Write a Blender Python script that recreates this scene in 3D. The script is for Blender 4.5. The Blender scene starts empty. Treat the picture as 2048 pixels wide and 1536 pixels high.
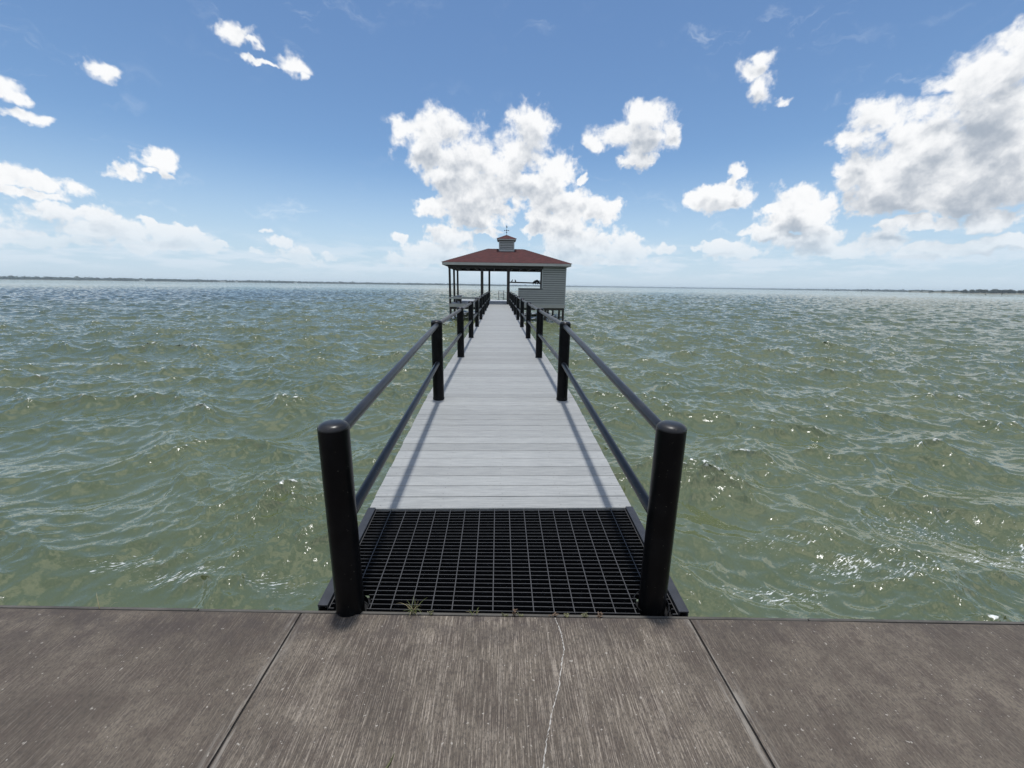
import bpy, math, random
import numpy as np
from mathutils import Vector, Matrix

random.seed(7)
RNG = np.random.default_rng(11)
C = bpy.context.scene.collection
R = math.radians
SC = bpy.context.scene

# ------------------------------------------------------------------ camera
cam_d = bpy.data.cameras.new("camera")
cam_d.sensor_width = 36.0
cam_d.lens = 36.0 * 810.18 / 2048.0
cam_d.clip_start = 0.05
cam_d.clip_end = 120000.0
cam = bpy.data.objects.new("camera", cam_d)
C.objects.link(cam)
_r = Vector((0.99940596, -0.03161469, 0.01372005))
_u = Vector((-0.00587703, 0.23593288, 0.97175158))
_f = Vector((0.03395864, 0.97125496, -0.23560692))
M = Matrix.Identity(4)
for i in range(3):
    M[i][0], M[i][1], M[i][2] = _r[i], _u[i], -_f[i]
M[0][3], M[1][3], M[2][3] = -0.03067, 0.0, 1.35186
cam.matrix_world = M
SC.camera = cam

# ------------------------------------------------------------------ light and exposure
SUN_EL = 85.0
sun_d = bpy.data.lights.new("sun", 'SUN')
sun_d.energy = 3.0
sun_d.angle = R(3.0)
sun_d.color = (1.0, 0.975, 0.93)
sun = bpy.data.objects.new("sun", sun_d)
C.objects.link(sun)
sun.rotation_euler = (-R(90 - SUN_EL), 0, 0)
sun.location = (0, 8, 40)

SC.view_settings.view_transform = 'Standard'
SC.view_settings.look = 'None'
SC.view_settings.gamma = 1.0
SC.view_settings.exposure = 0.12
try:
    SC.view_settings.use_curve_mapping = False
except Exception:
    pass
SC.cycles.max_bounces = 6
SC.cycles.diffuse_bounces = 3
SC.cycles.glossy_bounces = 3
SC.cycles.transmission_bounces = 2
SC.cycles.sample_clamp_indirect = 4.0
SC.cycles.sample_clamp_direct = 1.9
SC.cycles.caustics_reflective = False
SC.cycles.caustics_refractive = False


# ------------------------------------------------------------------ node helper
class NT:
    def __init__(self, tree):
        self.t = tree

    def n(self, typ, **kw):
        x = self.t.nodes.new(typ)
        for k, v in kw.items():
            setattr(x, k, v)
        return x

    def put(self, sock, v):
        if v is None:
            return
        if isinstance(v, bpy.types.NodeSocket):
            self.t.links.new(v, sock)
        else:
            sock.default_value = v

    def m(self, op, a, b=None, c=None, clamp=False):
        x = self.n('ShaderNodeMath', operation=op, use_clamp=clamp)
        for i, v in enumerate((a, b, c)):
            self.put(x.inputs[i], v)
        return x.outputs[0]

    def v(self, op, a, b=None, c=None):
        x = self.n('ShaderNodeVectorMath', operation=op)
        for i, v in enumerate((a, b, c)):
            self.put(x.inputs[i], v)
        if op in ('LENGTH', 'DOT_PRODUCT', 'DISTANCE'):
            return x.outputs['Value']
        return x.outputs['Vector']

    def mix(self, f, a, b, typ='MIX'):
        x = self.n('ShaderNodeMix', data_type='RGBA', blend_type=typ)
        self.put(x.inputs['Factor'], f)
        self.put(x.inputs[6], a)
        self.put(x.inputs[7], b)
        return x.outputs[2]

    def fmix(self, f, a, b):
        x = self.n('ShaderNodeMix', data_type='FLOAT')
        self.put(x.inputs['Factor'], f)
        self.put(x.inputs[2], a)
        self.put(x.inputs[3], b)
        return x.outputs[0]

    def ramp(self, x, lo, hi, a=0.0, b=1.0, smooth=True):
        n = self.n('ShaderNodeMapRange', interpolation_type='SMOOTHSTEP' if smooth else 'LINEAR')
        n.clamp = True
        self.put(n.inputs['Value'], x)
        self.put(n.inputs['From Min'], lo)
        self.put(n.inputs['From Max'], hi)
        self.put(n.inputs['To Min'], a)
        self.put(n.inputs['To Max'], b)
        return n.outputs['Result']

    def noise(self, vec, scale, detail=4.0, rough=0.55, dist=0.0, color=False, dim='3D'):
        n = self.n('ShaderNodeTexNoise', noise_dimensions=dim)
        self.put(n.inputs['Vector'], vec)
        self.put(n.inputs['Scale'], scale)
        self.put(n.inputs['Detail'], detail)
        self.put(n.inputs['Roughness'], rough)
        self.put(n.inputs['Distortion'], dist)
        return n.outputs['Color' if color else 'Fac']

    def xyz(self, v):
        s = self.n('ShaderNodeSeparateXYZ')
        self.put(s.inputs[0], v)
        return s.outputs

    def comb(self, x, y, z):
        s = self.n('ShaderNodeCombineXYZ')
        for i, v in enumerate((x, y, z)):
            self.put(s.inputs[i], v)
        return s.outputs[0]

    def bump(self, h, strength, dist):
        b = self.n('ShaderNodeBump')
        self.put(b.inputs['Height'], h)
        self.put(b.inputs['Strength'], strength)
        self.put(b.inputs['Distance'], dist)
        return b.outputs[0]


def new_mat(name):
    m = bpy.data.materials.new(name)
    m.use_nodes = True
    t = m.node_tree
    t.nodes.clear()
    N = NT(t)
    out = N.n('ShaderNodeOutputMaterial')
    p = N.n('ShaderNodeBsdfPrincipled')
    t.links.new(p.outputs[0], out.inputs[0])
    return m, N, p


def rgba(c):
    return (c[0], c[1], c[2], 1.0)


# ------------------------------------------------------------------ world: daylight sky with cumulus
world = bpy.data.worlds.new("World")
SC.world = world
world.use_nodes = True
wt = world.node_tree
wt.nodes.clear()
W = NT(wt)
w_out = W.n('ShaderNodeOutputWorld')
sky = W.n('ShaderNodeTexSky', sky_type='NISHITA')
sky.sun_disc = False
sky.sun_elevation = R(SUN_EL)
sky.sun_rotation = 0.0
sky.altitude = 0.0
sky.air_density = 1.0
sky.dust_density = 0.1
sky.ozone_density = 3.0
SKY_STRENGTH = 0.105
# cloud puffs: azimuth, elevation, half width, half height in degrees
CL_L = [(-45.2, 8.26, 3.15, 1.07), (-46.24, 7.29, 2.92, 0.65), (-42.29, 6.05, 1.98, 0.98), (-44.72, 5.88, 2.5, 1.11), (-41.68, 4.6, 3.87, 1.2), (-38.67, 5.35, 0.92, 0.77), (-36.19, 4.8, 2.9, 1.0), (-45.44, 3.47, 4.03, 0.87), (-38.56, 3.54, 5.08, 0.78), (-33.08, 4.02, 1.26, 0.47), (-36.66, 11.6, 1.7, 1.45), (-39.6, 10.1, 1.8, 0.85), (-37.52, 10.39, 1.55, 0.54), (-37.65, 13.41, 0.42, 0.47), (-36.18, 10.38, 0.72, 0.65), (-28.66, 23.63, 1.8, 1.0), (-29.47, 23.95, 0.79, 0.45), (-27.41, 23.16, 1.29, 0.39), (-23.2, 22.41, 1.9, 1.08), (-26.44, 21.96, 2.27, 0.33), (-24.28, 23.09, 0.88, 0.36), (-22.4, 21.55, 1.02, 0.51), (-39.58, 18.1, 1.6, 0.85), (-39.07, 17.9, 0.77, 0.46), (-45.7, 14.9, 1.2, 0.8), (-45.2, 13.5, 1.5, 0.62), (-46.77, 10.44, 0.5, 0.27), (-27.76, 5.66, 1.26, 0.49), (-26.85, 4.73, 1.65, 0.89), (-28.9, 3.51, 1.59, 0.44), (-25.32, 3.35, 2.35, 0.8), (-21.47, 3.28, 1.37, 0.42), (-31.2, 5.87, 0.84, 0.37), (-35.05, 6.67, 0.59, 0.3), (-47.52, 4.02, 0.68, 0.25), (-24.86, 2.56, 3.79, 0.47), (-52.0, 5.5, 5.0, 2.4)]
CL_S = [(-7.47, 18.02, 5.65, 2.42), (-11.39, 18.34, 2.86, 1.29), (-8.47, 15.48, 3.84, 2.76), (3.82, 18.73, 3.15, 2.93), (2.61, 15.86, 5.49, 3.0), (-2.5, 14.95, 4.78, 2.61), (7.27, 14.23, 2.68, 2.75), (0.4, 12.8, 6.46, 2.72), (4.95, 12.67, 4.85, 2.38), (-6.03, 13.16, 4.31, 2.79), (-4.15, 10.66, 5.17, 3.04), (-8.48, 9.74, 2.67, 1.29), (-0.56, 9.7, 2.96, 1.67), (-3.19, 8.43, 4.59, 1.57), (7.3, 10.36, 4.29, 2.0), (12.51, 9.36, 3.69, 1.89), (9.36, 7.96, 5.21, 2.43), (5.72, 8.93, 2.37, 1.32), (4.77, 7.34, 2.92, 0.99), (-6.83, 6.25, 3.26, 1.61), (-7.86, 4.48, 4.7, 1.38), (-1.55, 7.01, 2.52, 0.62), (11.11, 5.68, 6.18, 2.24), (15.68, 4.73, 4.12, 1.61), (21.54, 4.67, 2.15, 0.84), (-12.92, 5.91, 1.38, 0.85), (-14.66, 15.64, 0.7, 0.36), (10.71, 12.95, 0.76, 0.67), (18.34, 19.49, 3.34, 1.72), (14.89, 17.58, 4.32, 1.72), (18.12, 17.08, 3.85, 1.91), (17.12, 15.09, 2.86, 1.26), (20.79, 17.66, 1.36, 2.06), (12.32, 17.03, 2.09, 0.82), (-9.86, 3.16, 5.83, 0.76), (12.22, 3.48, 9.1, 0.76)]
CL_R = [(26.46, 10.42, 3.78, 1.72), (24.97, 10.14, 2.49, 1.2), (28.55, 12.89, 1.03, 1.01), (28.38, 11.84, 1.04, 0.52), (28.71, 22.31, 1.85, 1.24), (29.94, 20.46, 1.44, 1.63), (29.29, 23.12, 1.24, 0.73), (31.88, 19.01, 1.21, 0.39), (31.31, 17.67, 0.48, 0.63), (34.63, 9.52, 2.5, 1.81), (35.34, 7.86, 3.49, 1.84), (32.63, 8.78, 1.65, 0.83), (37.4, 8.78, 1.3, 0.98), (47.93, 17.45, 3.55, 2.5), (48.82, 18.98, 1.69, 1.87), (44.61, 17.81, 1.53, 0.9), (44.75, 13.85, 5.8, 3.01), (40.32, 16.12, 3.0, 1.67), (39.06, 14.7, 2.09, 1.31), (48.25, 14.58, 3.88, 4.14), (39.81, 11.53, 2.49, 2.1), (43.92, 11.15, 5.35, 3.2), (48.22, 10.46, 4.62, 3.24), (42.19, 8.86, 4.38, 1.75), (47.46, 8.06, 4.51, 1.62), (50.62, 10.42, 2.24, 3.87), (44.8, 6.34, 3.92, 0.55), (49.61, 6.33, 3.0, 0.92), (32.02, 6.18, 2.79, 0.98), (42.67, 5.01, 2.3, 1.06), (36.16, 5.45, 3.65, 1.36), (39.83, 4.17, 5.03, 1.01), (47.62, 3.82, 4.93, 0.81), (29.47, 4.22, 3.7, 0.8), (51.12, 4.47, 1.71, 0.67), (27.75, 5.12, 2.5, 0.69), (55.0, 14.0, 6.0, 5.0), (57.0, 9.0, 6.0, 3.0)]

tc = W.n('ShaderNodeTexCoord')
dirv = tc.outputs['Generated']
dx, dy, dz = W.xyz(dirv)
az = W.m('MULTIPLY', W.m('ARCTAN2', dx, dy), 180 / math.pi)
el = W.m('MULTIPLY', W.m('ARCSINE', dz), 180 / math.pi)
sky_col = W.v('SCALE', sky.outputs[0])
wt.nodes[-1].inputs['Scale'].default_value = SKY_STRENGTH / 0.1
hz0 = W.ramp(el, 16.0, -1.0)
SKY = W.mix(W.m('MULTIPLY', hz0, 0.85), W.v('MULTIPLY', sky_col, (0.92, 1.02, 1.08)), (5.1, 6.4, 7.9, 1))
# billowing noise shared by the three cloud banks (evaluated at the point and a little above it)
def scale_v(v, s):
    x = W.n('ShaderNodeVectorMath', operation='SCALE')
    W.put(x.inputs[0], v)
    x.inputs['Scale'].default_value = s
    return x.outputs[0]


warp = W.v('SUBTRACT', W.noise(dirv, 26.0, 3.0, 0.55, 0.0, True), (0.5, 0.5, 0.5))
dw = W.v('ADD', dirv, scale_v(warp, 0.016))
n_lo = W.noise(dw, 19.0, 9.0, 0.60)
dw_up = W.v('ADD', dw, (0.0, 0.0, 0.022))
n_up = W.noise(dw_up, 19.0, 6.0, 0.54)
q_lo = W.noise(dw, 44.0, 6.0, 0.58)
q_up = W.noise(W.v('ADD', dw, (0.0, 0.0, 0.0085)), 44.0, 5.0, 0.58)
qd = W.m('SUBTRACT', q_up, q_lo)
ld = W.m('SUBTRACT', n_up, n_lo)
# warped azimuth / elevation so that outlines are ragged
wsep = W.xyz(warp)
P = W.comb(W.m('MULTIPLY_ADD', wsep[0], 3.2, az), W.m('MULTIPLY_ADD', wsep[2], 2.6, el), 0.0)
P_up = W.v('ADD', P, (0.0, 1.15, 0.0))
P_up2 = W.v('ADD', P, (0.0, 3.2, 0.0))


def bank(puffs, p):
    acc = None
    for (a, e, w, h) in puffs:
        if w * h < 0.38:
            continue
        inv = (1.0 / w, 1.0 / h, 0.0)
        off = (-a / w, -e / h, 0.0)
        L = W.v('LENGTH', W.v('MULTIPLY_ADD', p, inv, off))
        if h < 0.6 and w < 2.4:
            L = W.m('ADD', L, 0.22)      # small shreds stay thin
        acc = L if acc is None else W.m('SMOOTH_MIN', acc, L, 0.07)
    return acc


# low hazy band of far cloud just above the horizon
band_n = W.noise(W.comb(W.m('MULTIPLY', az, 0.17), W.m('MULTIPLY', el, 0.85), 3.0), 1.0, 7.0, 0.6)
band = W.m('MULTIPLY', W.ramp(band_n, 0.42, 0.60), W.m('MULTIPLY', W.ramp(el, 0.4, 2.2), W.ramp(el, 6.5, 3.0)))
hz = W.ramp(el, 9.0, -0.5)
wp = W.v('MULTIPLY', P, (0.17, 0.42, 1.0))
wisp = W.m('MULTIPLY', W.m('MULTIPLY', W.ramp(W.noise(wp, 1.0, 7.0, 0.66, 0.6), 0.52, 0.78), W.ramp(W.noise(W.v('MULTIPLY', P, (0.045, 0.09, 1.0)), 1.0, 2.0, 0.5), 0.46, 0.62)), W.ramp(el, 2.5, 7.0))
soft = W.ramp(el, 8.0, 19.0, 0.30, 0.52)
bgs = []
for puffs in (CL_L, CL_S, CL_R):
    m0 = bank(puffs, P)
    m1 = bank(puffs, P_up)
    deep = W.ramp(W.m('SUBTRACT', 1.0, bank(puffs, P_up2)), -0.05, 0.85)
    d0 = W.m('ADD', W.m('SUBTRACT', 1.0, m0), W.m('MULTIPLY', W.m('SUBTRACT', n_lo, 0.50), 1.75))
    d1 = W.m('ADD', W.m('SUBTRACT', 1.0, m1), W.m('MULTIPLY', W.m('SUBTRACT', n_up, 0.50), 1.75))
    d0 = W.m('MULTIPLY_ADD', W.m('SUBTRACT', q_lo, 0.5), 1.15, d0)
    alpha = W.ramp(d0, -0.12, soft)
    body = W.m('MULTIPLY_ADD', deep, 0.55 if puffs is CL_R else 0.34, W.ramp(d1, 0.05, 1.15, 0.0, 0.55))
    shade = W.m('ADD', body, W.m('MULTIPLY', W.m('MULTIPLY_ADD', qd, 0.75, W.m('MULTIPLY', ld, 1.45)), W.ramp(d0, 0.0, 0.5, 0.35, 1.0)))
    shade = W.ramp(shade, -0.08, 1.45)
    lit = W.mix(shade, (9.1, 9.15, 9.2, 1), (3.7, 4.2, 4.9, 1))
    # far clouds fade into the bright air near the horizon
    lit = W.mix(W.m('MULTIPLY', hz, 0.55), lit, (5.6, 6.7, 7.8, 1))
    a2 = W.m('MULTIPLY', alpha, W.ramp(el, 0.2, 7.5, 0.25, 0.98))
    col = W.mix(W.m('MULTIPLY', band, 0.52), SKY, (7.1, 7.8, 8.6, 1))
    col = W.mix(W.m('MULTIPLY', wisp, 0.42), col, (8.6, 9.0, 9.5, 1))
    col = W.mix(a2, col, lit)
    bg = W.n('ShaderNodeBackground')
    W.put(bg.inputs['Color'], col)
    bg.inputs['Strength'].default_value = 0.1
    bgs.append(bg.outputs[0])


def mixsh(f, a, b):
    x = W.n('ShaderNodeMixShader')
    W.put(x.inputs[0], f)
    wt.links.new(a, x.inputs[1])
    wt.links.new(b, x.inputs[2])
    return x.outputs[0]


plain = W.n('ShaderNodeBackground')
fill_cloud_n = W.noise(dirv, 2.6, 6.0, 0.6)  # unseen white cloud overhead and behind, added to whiten the fill light
W.put(plain.inputs['Color'], W.mix(W.m('MULTIPLY', W.ramp(fill_cloud_n, 0.44, 0.60), W.m('MAXIMUM', W.ramp(el, 34.0, 46.0), W.m('MULTIPLY', W.ramp(W.m('ABSOLUTE', az), 76.0, 95.0), W.ramp(el, 2.0, 12.0)))), SKY, (8.2, 8.2, 8.2, 1)))
plain.inputs['Strength'].default_value = 0.1
sh = mixsh(W.m('GREATER_THAN', az, -18.6), bgs[0], bgs[1])
sh = mixsh(W.m('GREATER_THAN', az, 22.9), sh, bgs[2])
inside = W.m('MULTIPLY', W.m('COMPARE', el, 16.5, 17.0), W.m('LESS_THAN', W.m('ABSOLUTE', az), 75.0))
sh = mixsh(inside, plain.outputs[0], sh)
wt.links.new(sh, w_out.inputs[0])
world.cycles.sampling_method = 'MANUAL'
world.cycles.sample_map_resolution = 512

# ------------------------------------------------------------------ mesh builder
LOC = {}


class MB:
    def __init__(self):
        self.v = []
        self.f = []
        self.mi = []
        self.smooth = []

    def add(self, vs, fs, mat=0, smooth=False):
        o = len(self.v)
        self.v.extend([tuple(x) for x in vs])
        for f in fs:
            self.f.append(tuple(i + o for i in f))
            self.mi.append(mat)
            self.smooth.append(smooth)

    def box(self, x0, x1, y0, y1, z0, z1, mat=0, fn=None):
        vs = [(x0, y0, z0), (x1, y0, z0), (x1, y1, z0), (x0, y1, z0), (x0, y0, z1), (x1, y0, z1), (x1, y1, z1), (x0, y1, z1)]
        if fn:
            vs = [fn(*p) for p in vs]
        self.add(vs, [(0, 3, 2, 1), (4, 5, 6, 7), (0, 1, 5, 4), (1, 2, 6, 5), (2, 3, 7, 6), (3, 0, 4, 7)], mat)

    def tube(self, a, b, r, n=16, r2=None, mat=0, caps=True):
        a, b = Vector(a), Vector(b)
        d = (b - a).normalized()
        s = Vector((0, 0, 1)) if abs(d.z) < 0.9 else Vector((1, 0, 0))
        x = d.cross(s).normalized()
        y = d.cross(x)
        r2 = r if r2 is None else r2
        vs = []
        for c, rr in ((a, r), (b, r2)):
            for i in range(n):
                t = 2 * math.pi * i / n
                vs.append(c + x * (rr * math.cos(t)) + y * (rr * math.sin(t)))
        self.add(vs, [(i, i + n, (i + 1) % n + n, (i + 1) % n) for i in range(n)], mat, True)
        if caps:
            self.add(vs[:n], [tuple(range(n))], mat)
            self.add(vs[n:], [tuple(reversed(range(n)))], mat)

    def path(self, pts, radii, n=6, mat=0):
        rings = []
        pts = [Vector(p) for p in pts]
        for i, p in enumerate(pts):
            d = (pts[min(i + 1, len(pts) - 1)] - pts[max(i - 1, 0)]).normalized()
            s = Vector((0, 0, 1)) if abs(d.z) < 0.9 else Vector((1, 0, 0))
            x = d.cross(s).normalized()
            y = d.cross(x)
            rings.append([p + x * (radii[i] * math.cos(2 * math.pi * k / n)) + y * (radii[i] * math.sin(2 * math.pi * k / n)) for k in range(n)])
        vs = [v for r_ in rings for v in r_]
        fs = []
        for i in range(len(pts) - 1):
            for k in range(n):
                fs.append((i * n + k, (i + 1) * n + k, (i + 1) * n + (k + 1) % n, i * n + (k + 1) % n))
        fs.append(tuple(range(n)))
        fs.append(tuple((len(pts) - 1) * n + k for k in reversed(range(n))))
        self.add(vs, fs, mat, True)

    def lathe(self, prof, cx=0, cy=0, n=28, mat=0):
        vs = []
        for (r, z) in prof:
            for i in range(n):
                t = 2 * math.pi * i / n
                vs.append((cx + r * math.cos(t), cy + r * math.sin(t), z))
        fs = []
        for j in range(len(prof) - 1):
            for i in range(n):
                fs.append((j * n + i, j * n + (i + 1) % n, (j + 1) * n + (i + 1) % n, (j + 1) * n + i))
        self.add(vs, fs, mat, True)
        top = len(prof) - 1
        self.add(vs[top * n:], [tuple(range(n))], mat, True)

    def build(self, name, mats, parent=None, bevel=0.0):
        base = LOC.get(parent.name, Vector((0, 0, 0))) if parent else Vector((0, 0, 0))
        me = bpy.data.meshes.new(name)
        me.from_pydata([(x - base.x, y - base.y, z - base.z) for x, y, z in self.v], [], self.f)
        for m in (mats if isinstance(mats, (list, tuple)) else [mats]):
            me.materials.append(m)
        me.polygons.foreach_set('material_index', self.mi)
        me.polygons.foreach_set('use_smooth', self.smooth)
        me.update()
        o = bpy.data.objects.new(name, me)
        C.objects.link(o)
        if parent:
            o.parent = parent
            LOC[o.name] = base.copy()
        if bevel:
            b = o.modifiers.new('bevel', 'BEVEL')
            b.width = bevel
            b.segments = 2
            b.limit_method = 'ANGLE'
            b.angle_limit = R(40)
        return o


def thing(name, label, cat, loc=(0, 0, 0), group=None):
    o = bpy.data.objects.new(name, None)
    C.objects.link(o)
    o.location = loc
    o.empty_display_size = 0.2
    LOC[o.name] = Vector(loc)
    tag(o, label, cat, group)
    return o


def tag(o, label=None, cat=None, group=None, kind=None):
    if label:
        o['label'] = label
    if cat:
        o['category'] = cat
    if group:
        o['group'] = group
    if kind:
        o['kind'] = kind
    return o


# ------------------------------------------------------------------ materials
def obj_coord(N):
    g = N.n('ShaderNodeNewGeometry')
    return g.outputs['Position']


def mat_plain(name, col, rough=0.6, var=0.12, scale=8.0, metallic=0.0, bump=0.0, spec=0.5):
    m, N, p = new_mat(name)
    pos = obj_coord(N)
    n = N.noise(pos, scale, 5.0, 0.6)
    k = N.ramp(n, 0.3, 0.7, 1.0 - var, 1.0 + var, False)
    c = N.n('ShaderNodeVectorMath', operation='SCALE')
    c.inputs[0].default_value = col
    N.put(c.inputs['Scale'], k)
    N.put(p.inputs['Base Color'], c.outputs[0])
    p.inputs['Roughness'].default_value = rough
    p.inputs['Metallic'].default_value = metallic
    p.inputs['Specular IOR Level'].default_value = spec
    if bump:
        N.put(p.inputs['Normal'], N.bump(N.noise(pos, scale * 6, 4.0, 0.6), bump, 0.01))
    return m


def mat_black_paint(name, c0, c1, spec):
    m, N, p = new_mat(name)
    pos = obj_coord(N)
    sp = N.ramp(N.noise(pos, 95.0, 2.0, 0.5), 0.735, 0.76)
    dust = N.ramp(N.noise(pos, 7.0, 5.0, 0.65), 0.42, 0.75)
    c = N.mix(dust, rgba(c0), rgba(c1))
    c = N.mix(N.m('MULTIPLY', sp, 0.8), c, (0.22, 0.20, 0.16, 1))
    N.put(p.inputs['Base Color'], c)
    N.put(p.inputs['Roughness'], N.fmix(dust, 0.28, 0.42))
    p.inputs['Specular IOR Level'].default_value = spec
    N.put(p.inputs['Normal'], N.bump(N.noise(pos, 60.0, 3.0, 0.5), 0.08, 0.004))
    return m


def mat_deck():
    m, N, p = new_mat('composite_boards')
    pos = obj_coord(N)
    g = N.n('ShaderNodeNewGeometry')
    rnd = g.outputs['Random Per Island']
    px, py, pz = N.xyz(pos)
    sh_ = N.m('MULTIPLY', rnd, 40.0)
    gv = N.comb(N.m('ADD', N.m('MULTIPLY', px, 5.0), sh_), N.m('MULTIPLY', py, 160.0), sh_)
    grain = N.noise(gv, 1.0, 4.0, 0.65)
    fine = N.noise(N.comb(N.m('MULTIPLY', px, 60.0), N.m('MULTIPLY', py, 420.0), sh_), 1.0, 3.0, 0.6)
    c = N.mix(N.ramp(grain, 0.3, 0.7), (0.245, 0.252, 0.248, 1), (0.385, 0.392, 0.381, 1))
    c = N.mix(N.ramp(fine, 0.35, 0.75, 0.0, 0.45), c, (0.21, 0.225, 0.24, 1))
    tone = N.n('ShaderNodeVectorMath', operation='SCALE')
    N.put(tone.inputs[0], c)
    N.put(tone.inputs['Scale'], N.ramp(rnd, 0, 1, 0.86, 1.09, False))
    dirt = N.ramp(N.noise(pos, 1.7, 6.0, 0.65), 0.50, 0.75, 0.0, 0.25)
    c = N.mix(dirt, tone.outputs[0], (0.25, 0.255, 0.26, 1))
    N.put(p.inputs['Base Color'], c)
    p.inputs['Roughness'].default_value = 0.62
    N.put(p.inputs['Normal'], N.bump(grain, 0.25, 0.003))
    return m


def mat_concrete():
    m, N, p = new_mat('broomed_concrete')
    pos = obj_coord(N)
    px, py, pz = N.xyz(pos)
    wob = N.m('MULTIPLY', N.m('SUBTRACT', N.noise(pos, 1.6, 2.0, 0.5), 0.5), 0.02)
    sx = N.m('ADD', px, wob)
    # broom strokes run towards the water
    st = N.noise(N.comb(N.m('MULTIPLY', sx, 230.0), N.m('MULTIPLY', py, 7.0), 0.0), 1.0, 5.0, 0.68)
    st2 = N.noise(N.comb(N.m('MULTIPLY', sx, 42.0), N.m('MULTIPLY', py, 1.2), 5.0), 1.0, 4.0, 0.65)
    blot = N.noise(pos, 2.3, 7.0, 0.68)
    blot2 = N.noise(N.v('ADD', pos, (7.3, 2.1, 0)), 9.0, 6.0, 0.7)
    grit = N.noise(N.v('MULTIPLY', pos, (150.0, 60.0, 100.0)), 1.0, 4.0, 0.75)
    worn = N.m('MULTIPLY', N.ramp(N.m('ABSOLUTE', N.m('ADD', px, 0.03)), 0.99, 0.55, 0.25, 1.0), N.ramp(N.m('ABSOLUTE', N.m('ADD', px, 0.04)), 0.96, 0.93))      # the middle slab is worn pale
    wornb = N.m('MULTIPLY', worn, N.ramp(blot, 0.34, 0.62, 0.35, 1.0))
    c = N.mix(N.ramp(blot, 0.32, 0.68), (0.078, 0.064, 0.052, 1), (0.160, 0.137, 0.111, 1))
    c = N.mix(N.ramp(blot2, 0.44, 0.62, 0.0, 0.75), c, (0.080, 0.063, 0.052, 1))
    lightst = N.m('MULTIPLY', N.ramp(st, 0.47, 0.66), N.fmix(wornb, 0.24, 0.86))
    c = N.mix(lightst, c, (0.42, 0.375, 0.325, 1))
    c = N.mix(N.m('MULTIPLY', N.ramp(st2, 0.55, 0.75), N.fmix(wornb, 0.05, 0.55)), c, (0.38, 0.345, 0.305, 1))
    c = N.mix(N.ramp(grit, 0.46, 0.62, 0.0, 0.62), c, (0.045, 0.039, 0.036, 1))
    c = N.mix(N.ramp(N.noise(pos, 61.0, 2.0, 0.5), 0.70, 0.74, 0.0, 0.75), c, (0.42, 0.40, 0.37, 1))
    # pale chipped edges beside the two joints
    jl = N.m('ABSOLUTE', N.m('ADD', px, 0.982))
    jr = N.m('ABSOLUTE', N.m('SUBTRACT', px, 0.905))
    j = N.m('MINIMUM', jl, jr)
    jm = N.m('MULTIPLY', N.ramp(j, 0.055, 0.008), N.ramp(N.noise(N.comb(N.m('MULTIPLY', px, 40.0), N.m('MULTIPLY', py, 3.0), 0.0), 1.0, 5.0, 0.7), 0.47, 0.62))
    c = N.mix(N.m('MULTIPLY', jm, 0.55), c, (0.34, 0.325, 0.30, 1))
    # dark damp growth along the water edge
    em = N.m('MULTIPLY', N.ramp(py, 1.36, 1.66), N.ramp(N.noise(pos, 11.0, 5.0, 0.65), 0.40, 0.62))
    c = N.mix(N.m('MULTIPLY', em, 0.55), c, (0.050, 0.041, 0.040, 1))
    c = N.v('MULTIPLY', c, (0.92, 0.885, 0.835))
    N.put(p.inputs['Base Color'], c)
    p.inputs['Roughness'].default_value = 0.85
    h = N.m('ADD', N.m('MULTIPLY', st, 0.7), N.m('MULTIPLY', grit, 0.5))
    N.put(p.inputs['Normal'], N.bump(h, 0.55, 0.004))
    return m


def mat_shingle():
    m, N, p = new_mat('red_shingle')
    pos = obj_coord(N)
    px, py, pz = N.xyz(pos)
    a = N.noise(N.v('MULTIPLY', pos, (3.2, 7.0, 20.0)), 1.0, 4.0, 0.65)
    b = N.noise(pos, 26.0, 3.0, 0.6)
    c = N.mix(N.ramp(a, 0.34, 0.66), (0.048, 0.0115, 0.011, 1), (0.105, 0.026, 0.023, 1))
    c = N.mix(N.ramp(b, 0.5, 0.72, 0.0, 0.5), c, (0.060, 0.020, 0.020, 1))
    N.put(p.inputs['Base Color'], c)
    p.inputs['Roughness'].default_value = 0.9
    N.put(p.inputs['Normal'], N.bump(a, 0.3, 0.02))
    return m


M_black = mat_black_paint('black_paint', (0.0035, 0.0036, 0.0042), (0.0065, 0.0066, 0.0075), 0.13)
M_black_lit = mat_black_paint('black_paint_lit', (0.017, 0.0172, 0.019), (0.032, 0.0322, 0.035), 0.28)  # rails and caps: same black made paler, sun and sky sheen painted in
M_steel = mat_plain('dark_steel', (0.030, 0.032, 0.037), 0.42, 0.25, 20.0, 0.0, 0.1)
M_grate = mat_plain('grating_paint', (0.006, 0.0065, 0.008), 0.5, 0.35, 30.0, 0.0, 0.0, 0.25)
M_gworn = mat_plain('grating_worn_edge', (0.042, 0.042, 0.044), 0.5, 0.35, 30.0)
M_deck = mat_deck()
M_screw = mat_plain('screw_head', (0.06, 0.055, 0.05), 0.5, 0.3, 50.0)
M_conc = mat_concrete()
M_wallconc = mat_plain('seawall_concrete', (0.085, 0.08, 0.072), 0.9, 0.35, 5.0, 0.0, 0.4)
M_groove = mat_plain('joint_filler', (0.018, 0.016, 0.015), 0.9, 0.2)
M_crack = mat_plain('crack_filler', (0.38, 0.36, 0.33), 0.85, 0.25, 60.0)
M_shingle = mat_shingle()
M_fascia = mat_plain('grey_trim', (0.38, 0.38, 0.365), 0.55, 0.08, 3.0)
M_siding = mat_plain('grey_siding', (0.34, 0.355, 0.355), 0.6, 0.07, 2.5)
M_lapshade = mat_plain('siding_lap_shade', (0.19, 0.20, 0.205), 0.9, 0.1)  # shadow under each lap put into the recess colour
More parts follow.
